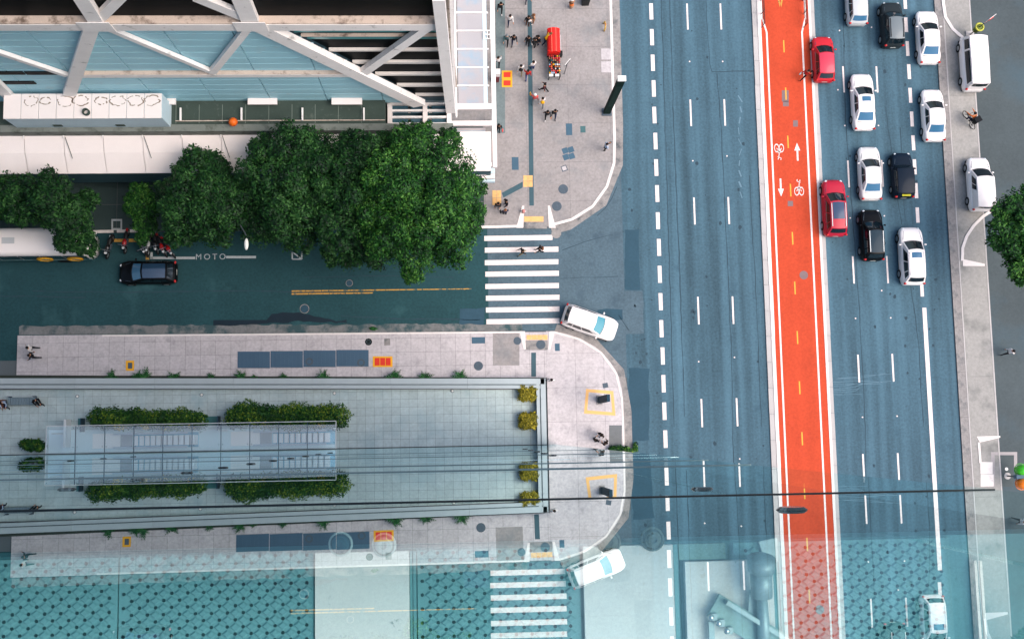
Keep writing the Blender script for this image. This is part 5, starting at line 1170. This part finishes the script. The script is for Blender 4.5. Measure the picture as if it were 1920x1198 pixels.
# yellow bent tube, patterned stand, black box at the top
c0_ = G(1133, 52, .12); t = thing('cycle_stand', 'yellow bent tube stand near the kerb above the totem', 'stand', (c0_.x, c0_.y, .12)); YM = M('tube_yellow', (206, 164, 80), rough=.4)
MB().path([(-.02, -.3, 0), (0, -.28, .45), (.02, .0, .62), (.0, .3, .45), (-.04, .32, 0)], [.06] * 5, 9).build('tube', YM, t, True); MB().ball((0, 0, .66), .08, .10, .08).build('cap', M('tube_cap', (180, 120, 60)), t, True)
c0_ = G(1070, 16, .12); t = thing('display_stand', 'rack of patterned tan goods at the top edge of the pavement', 'stand', (c0_.x, c0_.y, .12))
MB().beam((0, 0, 0), (0, .15, 1.9), .12, .12).build('post', cloth('brown'), t)
for k in range(6): MB().ball((random.uniform(-.05, .05), .05 + .02 * k, .3 + k * .28), .20, .14, .17, 10, 6).build('goods', cloth(('tan', 'orange', 'brown', 'tan', 'white', 'tan')[k]), t, True)
c0_ = G(1097, 6, .12); t = thing('newspaper_box', 'black box at the top edge of the pavement', 'box', (c0_.x, c0_.y, .12)); MB().box(-.28, .28, -.25, .25, 0, 1.15).build('body', TRIM, t); MB().box(-.30, .30, -.27, .27, 1.15, 1.2).build('lid', TOT, t)
# hydrant at the ramp
c0_ = G(981, 398, .12); t = thing('hydrant', 'small pinkish hydrant at the tip of the left ramp kerb', 'hydrant', (c0_.x, c0_.y, .12)); HM = M('hydrant_pink', (206, 140, 136), rough=.5)
MB().cone((0, 0, 0), (0, 0, .5), .12, .11, 12).build('barrel', HM, t, True); MB().ball((0, 0, .5), .14, .14, .13).build('bonnet', HM, t, True); MB().cone((-.2, 0, .34), (.2, 0, .34), .05, .05, 8).build('outlet', cloth('white'), t)
# railings at the head of the bicycle lane
RL = M('railing_dark', (38, 44, 48), rough=.5)
for u, lbl in ((1428, 'left'), (1507, 'right')):
    c0_ = G(u, 52, .14); x = c0_.x; y = c0_.y; t = thing('railing', 'dark metal railing on the %s edge of the red lane at the top' % lbl, 'railing', (x, y, .125), group='bicycle lane railings')
    for k in range(12): MB().cone((0, k * 1.1, 0), (0, k * 1.1, 1.0), .03, .03, 7).build('post', RL, t)
    for z_ in (.45, .75, 1.0): MB().cone((0, -.02, z_), (0, 12.12, z_), .025, .025, 7).build('rail', RL, t)
# sign post at upper right
c0_ = G(1818, 66, .1); t = thing('road_sign', 'tall post with no parking plate and yellow ring lamp at the upper right', 'sign', (c0_.x, c0_.y, .10)); kz = 3.6
MB().box(-.32, .32, -.28, .28, 0, .12).build('base', KERBG, t); MB().cone((0, 0, .1), (0, 0, kz), .05, .04, 9).build('post', PST, t)
pl_s = MB().box(-.34, .34, -.02, .02, kz - .6, kz + .25).build('plate', cloth('white'), t); pl_s.rotation_euler = (0, 0, rad(35))
MB().torus((0, -.03, kz - .12), .20, .045, 'Y', 20, 6).build('prohibition_ring', REDP, pl_s); MB().beam((-.14, -.03, kz + .02), (.14, -.03, kz - .26), .03, .05).build('prohibition_bar', REDP, pl_s); MB().box(-.34, .34, -.03, -.021, kz - .6, kz - .42).build('red_band', REDP, pl_s)
lz = 1.7; MB().torus((.0, 0, lz), .30, .07, 'Z', 22, 8).build('ring_bin', M('ring_yellow', (196, 196, 84)), t, True); MB().cone((0, 0, lz - .7), (0, 0, lz - .02), .24, .27, 18).build('bin', M('bin_green', (110, 124, 62)), t, True)
# telephone hoods at the right edge
c0_ = G(1889, 892, .1); t = thing('public_telephone', 'public telephone post with bright green and orange rounded hoods at the right edge', 'telephone', (c0_.x, c0_.y, .10)); GRN = M('hood_green', (70, 196, 40), rough=.25, coat=.5, var=.03); ORH = M('hood_orange', (244, 130, 26), rough=.25, coat=.5, var=.03)
MB().disc((0, 0), .26, 0, .03, 18).build('base_plate', M('phone_base', (196, 192, 190)), t); MB().cone((0, 0, .02), (0, 0, 1.9), .06, .05, 10).build('post', PST, t); MB().box(-.30, .45, -.14, .14, 1.5, 1.95).build('telephone', IRONB, t)
for s, mt in ((1, GRN), (-1, ORH)):
    o = MB().ball((.22, s * .50, 1.78), .50, .40, .52, 20, 12, -.35).build('hood', mt, t, True); MB().torus((.22, s * .50, 1.60), .48, .03, 'Z').build('hood_rim', mt, o, True)
c0_ = G(1887, 879, .1); tag(MB().disc((c0_.x, c0_.y), .13, .10, .13, 14).build('floor_light', LAMPM), 'small round white floor light left of the green hood', 'light')
# bench with two sitters at the left of the plaza
c0_ = G(41, 752, .5); t = thing('bench', 'slatted metal bench at the left of the plaza between two sitters', 'bench', (c0_.x, c0_.y, .085)); BM = M('bench_steel', (134, 152, 158), rough=.4, metal=.3, var=.05)
for k in range(10): MB().box(-1.0 + k * .2, -.83 + k * .2, -.27, .27, .40, .45).build('slat', BM, t)
MB().beam((-1.1, .38, .85), (1.1, .38, .85), .05, .10).build('back_rail', COPE, t)
for x in (-.9, .9): MB().box(x - .04, x + .04, -.25, .38, 0, .40).build('leg', IRON, t); MB().beam((x, .3, .4), (x, .38, .85), .05, .05).build('back_post', IRON, t)
for u, v, deg, a_, b_, lb in ((13, 754, -80, 'lightblue', 'navy', 'person in light blue shirt sitting at the left end of the bench'), (74, 750, -60, 'black', 'black', 'person in dark clothes sitting at the right end of the bench')):
    P((u, v), deg, 'sit', a_, b_, lb, z=.085, zoff=-.42)
c0_ = G(2, 757, .3); t = thing('travel_case', 'brown case standing left of the bench at the image edge', 'case', (c0_.x, c0_.y, .085)); MB().box(-.25, .3, -.3, .3, 0, .55).build('body', cloth('brown'), t); MB().beam((-.2, 0, .58), (.2, 0, .58), .05, .05).build('handle', TRIM, t)
# street lamp over the side street
c0_ = G(470, 425, .12); t = thing('street_lamp', 'street lamp with white teardrop head hanging over the side street between the trees', 'street lamp', (c0_.x, c0_.y, .12)); hp = G(462, 458, 8.0) - c0_
MB().cone((0, 0, 0), (0, 0, 7.9), .10, .06, 10).build('post', PST, t); MB().cone((0, 0, 7.8), (hp.x, hp.y + .6, 7.95), .05, .04, 8).build('arm', PST, t)
m = MB().ball((hp.x, hp.y, 7.9), .15, .42, .12, 14, 8); m.build('head', LAMPM, t, True)
# ================================================================== VEGETATION
def leaf_mat(name, c0, c1, c2):
    m = bpy.data.materials.new(name); m.use_nodes = True; n = m.node_tree.nodes; l = m.node_tree.links; b = n['Principled BSDF']; b.inputs['Roughness'].default_value = .6; b.inputs['Specular IOR Level'].default_value = .2
    g = n.new('ShaderNodeNewGeometry'); cr = n.new('ShaderNodeValToRGB'); tcn = n.new('ShaderNodeTexCoord'); nz = n.new('ShaderNodeTexNoise'); nz.inputs['Scale'].default_value = .55; nz.inputs['Detail'].default_value = 3; l.new(tcn.outputs['Object'], nz.inputs['Vector'])
    ma = n.new('ShaderNodeMath'); ma.operation = 'MULTIPLY_ADD'; l.new(nz.outputs['Fac'], ma.inputs[0]); ma.inputs[1].default_value = 1.5; ma.inputs[2].default_value = -.75
    mb = n.new('ShaderNodeMath'); mb.operation = 'ADD'; mb.use_clamp = True; l.new(g.outputs['Random Per Island'], mb.inputs[0]); l.new(ma.outputs[0], mb.inputs[1]); l.new(mb.outputs[0], cr.inputs[0]); e = cr.color_ramp.elements
    e[0].position = 0; e[0].color = (*lin(c0), 1); e[1].position = 1; e[1].color = (*lin(c2), 1); q = e.new(.55); q.color = (*lin(c1), 1); q = e.new(.88); q.color = (*lin([(x + y) / 2 for x, y in zip(c1, c2)]), 1)
    l.new(cr.outputs[0], b.inputs['Base Color']); return m
LEAF = leaf_mat('leaf_dark', (5, 28, 17), (14, 54, 18), (54, 94, 44)); LEAF2 = leaf_mat('leaf_mid', (7, 34, 17), (20, 68, 18), (74, 118, 46)); HEDGE = leaf_mat('leaf_hedge', (8, 42, 20), (28, 76, 24), (120, 140, 40)); YBUSH = leaf_mat('leaf_yellow', (64, 72, 20), (124, 116, 30), (182, 164, 52)); FERN = leaf_mat('leaf_fern', (16, 56, 28), (30, 84, 38), (62, 118, 52)); YFLO = leaf_mat('flower_yellow', (196, 160, 40), (226, 180, 50), (236, 196, 70))
BARK = M('bark', (62, 56, 50), rough=.95, var=.25, scale=5, bump=.5)
def leaves(lobes, n, size, seed, shell=(.62, 1.04), flat_=.55):
    """leaf faces through the outer volume of each lobe; returns vertices (n,4,3)"""
    r = np.random.default_rng(seed); vol = np.array([(L[3] * L[4] * L[5]) ** (2 / 3) for L in lobes]); cnt = (vol / vol.sum() * n).astype(int) + 1; out = []
    for L, k in zip(lobes, cnt):
        d = r.normal(size=(k, 3)); d /= np.linalg.norm(d, axis=1)[:, None]; d[:, 2] = np.where(d[:, 2] < -.25, -d[:, 2], d[:, 2])
        nz = np.sin(d[:, 0] * 5.1 + seed) * np.sin(d[:, 1] * 4.7 + seed * 2.3) * .16 + np.sin(d[:, 0] * 11 + d[:, 2] * 9 + seed) * .12 + np.sin(d[:, 1] * 13 - d[:, 2] * 7) * .10 + r.normal(size=k) * .045
        rr = (shell[0] + (shell[1] - shell[0]) * r.random(k) ** .55) * (1 + nz)
        c = np.array(L[:3]) + d * rr[:, None] * np.array(L[3:6])
        nn = d * .8 + np.array([0, 0, flat_]) + r.normal(size=(k, 3)) * .45; nn /= np.linalg.norm(nn, axis=1)[:, None]
        a = np.cross(nn, r.normal(size=(k, 3))); a /= np.linalg.norm(a, axis=1)[:, None]; b = np.cross(nn, a); s = size * (.6 + .8 * r.random(k))[:, None]
        out.append(np.stack([c - a * s, c - b * s * .45, c + a * s, c + b * s * .45], 1))
    return np.concatenate(out)
def leaf_obj(name, V, mat, parent):
    n = len(V); L = np.array(parent.location) if parent else np.zeros(3); v = (V - L).reshape(-1, 3); me = bpy.data.meshes.new(name)
    me.vertices.add(4 * n); me.vertices.foreach_set('co', v.astype(np.float32).ravel()); me.loops.add(4 * n); me.loops.foreach_set('vertex_index', np.arange(4 * n, dtype=np.int32)); me.polygons.add(n); me.polygons.foreach_set('loop_start', np.arange(0, 4 * n, 4, dtype=np.int32)); me.polygons.foreach_set('loop_total', np.full(n, 4, dtype=np.int32))
    me.materials.append(mat); me.update(); me.validate(); return ob(name, me, parent)
def tree(label, base_uv, px_lobes, n, seed, mat=LEAF, size=.115, group='street trees', name='street_tree'):
    b = G(*base_uv, .1); t = thing(name, label, 'tree', (b.x, b.y, .1), group=group); lobes = []; rr = random.Random(seed)
    for u, v, rp, z in px_lobes:
        c = G(u, v, z); R = rp / 24.6 * (CAM_H - z) / CAM_H
        lobes.append((c.x, c.y, c.z - R * .1, R * .80, R * .80, R * .58))
        for k in range(15):
            a = rr.uniform(0, 6.28); e = rr.uniform(-.2, 1.3); q = R * rr.uniform(.62, .84)
            s = R * rr.uniform(.17, .33); lobes.append((c.x + q * math.cos(a) * math.cos(e), c.y + q * math.sin(a) * math.cos(e), c.z + q * .72 * math.sin(e), s, s, s * .8))
    V = leaves(lobes, int(n * 2.1), size, seed); cr = leaf_obj('crown', V, mat, t)
    m = MB(); cz = sum(L[2] for L in lobes) / len(lobes); cx = sum(L[0] for L in lobes) / len(lobes); cy = sum(L[1] for L in lobes) / len(lobes)
    top = Vector((b.x + (cx - b.x) * .4, b.y + (cy - b.y) * .4, cz * .55)); m.path([(b.x, b.y, .05), (b.x + .05, b.y + .05, cz * .25), top], [.30, .24, .19], 10)
    for L in lobes:
        if L[3] > 1.0:
            mid = top.lerp(Vector(L[:3]), .5) + Vector((0, 0, .3)); m.path([top - Vector((0, 0, .2)), mid, Vector(L[:3])], [.15, .09, .05], 7)
    m.build('trunk', BARK, t, True, world=True); return t
tree('tree at the left edge overhanging the white bus', (100, 400), [(20, 372, 52, 7), (85, 370, 54, 7.5), (120, 400, 46, 6.5), (50, 396, 34, 6.5), (140, 425, 40, 5.8), (165, 462, 24, 5), (125, 452, 26, 5.4), (-30, 380, 50, 7), (165, 375, 24, 5.5)], 15000, 11)
tree('small lighter tree with sparse leaves beside the parked motorcycles', (262, 400), [(262, 362, 24, 4.6), (254, 390, 24, 5), (276, 420, 28, 4.6), (268, 446, 16, 4.2), (245, 375, 14, 4.4), (285, 385, 24, 5)], 3000, 12, LEAF2)
tree('dark round tree between the motorcycles and the street lamp', (370, 415), [(375, 335, 62, 8), (360, 385, 68, 8), (420, 380, 58, 8), (400, 425, 50, 6.5), (340, 432, 38, 6), (320, 360, 36, 7), (400, 315, 38, 8)], 15000, 13)
tree('tall dark tree in the middle of the row behind the street lamp', (550, 400), [(545, 280, 56, 10), (520, 330, 72, 9.5), (580, 330, 70, 9.5), (540, 395, 66, 8.5), (490, 425, 44, 7), (560, 442, 42, 6.5), (500, 285, 40, 9), (590, 275, 40, 9), (460, 360, 44, 7.5), (470, 400, 40, 7)], 17000, 14)
tree('tree in the row directly left of the big crossing tree', (660, 390), [(670, 300, 58, 10), (650, 350, 62, 10), (690, 290, 44, 10.5), (640, 420, 64, 8.5), (690, 455, 58, 7.5), (640, 474, 38, 6.5), (655, 270, 28, 9.5), (615, 330, 44, 9), (720, 275, 34, 10)], 15000, 15)
tree('largest bright green tree at the corner by the zebra crossing', (800, 400), [(780, 300, 70, 11), (830, 330, 76, 10.5), (740, 340, 74, 11), (800, 400, 88, 10.5), (850, 400, 66, 9.5), (740, 430, 72, 9.5), (780, 480, 50, 8), (850, 460, 50, 8), (700, 380, 50, 10), (885, 350, 30, 8.5), (888, 400, 28, 8), (790, 260, 34, 10.5), (840, 268, 30, 10), (775, 515, 24, 7)], 30000, 16, LEAF2, .11)
tree('tree at the right edge overhanging the parked delivery van', (1905, 450), [(1900, 395, 46, 6), (1885, 440, 46, 6), (1925, 440, 56, 6.5), (1930, 500, 50, 6), (1905, 485, 32, 5.5), (1950, 380, 50, 6.5), (1912, 520, 20, 5)], 12000, 17, LEAF2)
def shrub(name, label, cat, lobes, n, size, seed, mat, group, extra=None):
    L0 = lobes[0]; t = thing(name, label, cat, (L0[0], L0[1], .1), group=group); leaf_obj('foliage', leaves(lobes, n, size, seed, (.5, 1.05)), mat, t)
    m = MB()
    for L in lobes[::2]: m.cone((L[0], L[1], .06), (L[0], L[1], L[2]), .035, .02, 6)
    m.build('stem', BARK, t, world=True)
    if extra: leaf_obj('yellow_leaves', leaves(extra, max(60, n // 14), size * 1.1, seed + 1, (.6, 1.1)), YFLO, t)
    return t
def hedge(label, u0, u1, vc, r, n, seed, group):
    lob = []; rr = random.Random(seed); u = u0 + r
    while u < u1:
        c = G(u, vc + rr.uniform(-4, 3), 1.3); R = r / 24.6 * rr.uniform(.85, 1.12); lob.append((c.x, c.y, 1.25, R, R * .95, .85)); u += r * .75
    ex = [(L[0] + rr.uniform(-.2, .2), L[1] - .45, 1.2, .35, .25, .5) for L in lob[3::3]]
    sh = shrub('hedge', label, 'hedge', lob, n * 2, .085, seed, HEDGE, group, ex)
    a, b = G(u0 + 2, vc + 14, .1), G(u1 - 2, vc - 12, .1); MB().box(a.x, b.x, max(a.y, .1), b.y, .085, .34).build('planter_box', PLB, sh, world=True)
hedge('dark green hedge above the left half of the glass canopy', 168, 378, 786, 19, 7500, 21, 'hedges by the canopy'); hedge('green and yellow hedge above the right half of the glass canopy', 420, 642, 780, 23, 9500, 22, 'hedges by the canopy')
c = G(60, 842, .8); shrub('bush', 'small loose bush at the left end of the glass canopy', 'bush', [(c.x, .7, .8, .8, .45, .5), (c.x + .5, .6, .7, .5, .4, .4), (c.x - .5, .8, .6, .45, .35, .4)], 900, .14, 23, HEDGE, 'bushes')
for i, (v, lb) in enumerate(((737, 'upper'), (789, 'lower'))):
    c = G(990, v, .5); lob = [(c.x + dx * .32, c.y + dy * .28, .52, .42, .38, .42) for dx in (-1, 1) for dy in (-1, 1)] + [(c.x, c.y, .6, .5, .45, .42)]
    shrub('yellow_shrub', lb + ' of two yellow green clipped shrubs in the right corner of the plaza', 'shrub', lob, 3600, .075, 31 + i, YBUSH, 'yellow shrubs')
c = G(1160, 843, .4); shrub('kerb_plant', 'leafy green plant growing over the kerb near the three people', 'plant', [(c.x, c.y, .4, .75, .28, .3), (c.x + .6, c.y - .12, .35, .5, .2, .22), (c.x - .4, c.y + .05, .4, .4, .2, .25), (c.x + 1.3, c.y + .15, .25, .2, .35, .15)], 520, .15, 41, HEDGE, 'bushes')
c = G(700, 616, .05); shrub('weed', 'small weed tuft in the gutter of the side street', 'weed', [(c.x, c.y, .1, .3, .12, .12)], 90, .08, 42, FERN, 'weeds')
PLW = ('first', 'second', 'third', 'fourth', 'fifth', 'sixth', 'seventh', 'eighth', 'ninth', 'tenth', 'eleventh', 'twelfth')
for i, (u, v, s) in enumerate(((213, 710, 1.0), (258, 711, .9), (276, 708, 1.1), (327, 710, .85), (395, 711, .6), (453, 709, .9), (478, 711, .5), (532, 709, .6), (608, 705, 1.0), (738, 704, 1.1), (797, 703, .9), (862, 703, 1.0))):
    c = G(u, v, .3); y = wy(c.x) + .16; t = thing('trough_plant', '%s palm like plant from the left in the trough along the plaza wall' % PLW[i], 'plant', (c.x, y, .10), group='plants along the plaza wall'); rr = np.random.default_rng(50 + i); V = []
    for k in range(15):
        a = rr.uniform(0, 6.28); ln = s * rr.uniform(.35, .7); base = np.array([c.x + rr.uniform(-.12, .12), y + rr.uniform(-.04, .04), .5 * s]); d = np.array([math.cos(a), math.sin(a) * .8 + .15, .35]); prev = base; sd_ = np.array([-d[1], d[0], 0]) * .09 * s
        for q in range(1, 5):
            p = base + d * ln * q / 4 - np.array([0, 0, .25 * (q / 4) ** 2 * ln]); w0 = (1 - (q - 1) / 4.2); w1 = max(.05, 1 - q / 4.2)
            for sg in (-1, 1):
                tip = prev + sd_ * sg * 1.6 * w0 + d * .12 * s; V.append(np.array([prev, prev + (p - prev) * .5, tip + (p - prev) * .6, tip]))
            V.append(np.array([prev - sd_ * .2 * w0, prev + sd_ * .2 * w0, p + sd_ * .2 * w1, p - sd_ * .2 * w1])); prev = p
    leaf_obj('fronds', np.array(V), FERN, t); MB().cone((0, 0, 0), (0, 0, .42 * s), .05, .04, 7).build('stem', BARK, t)
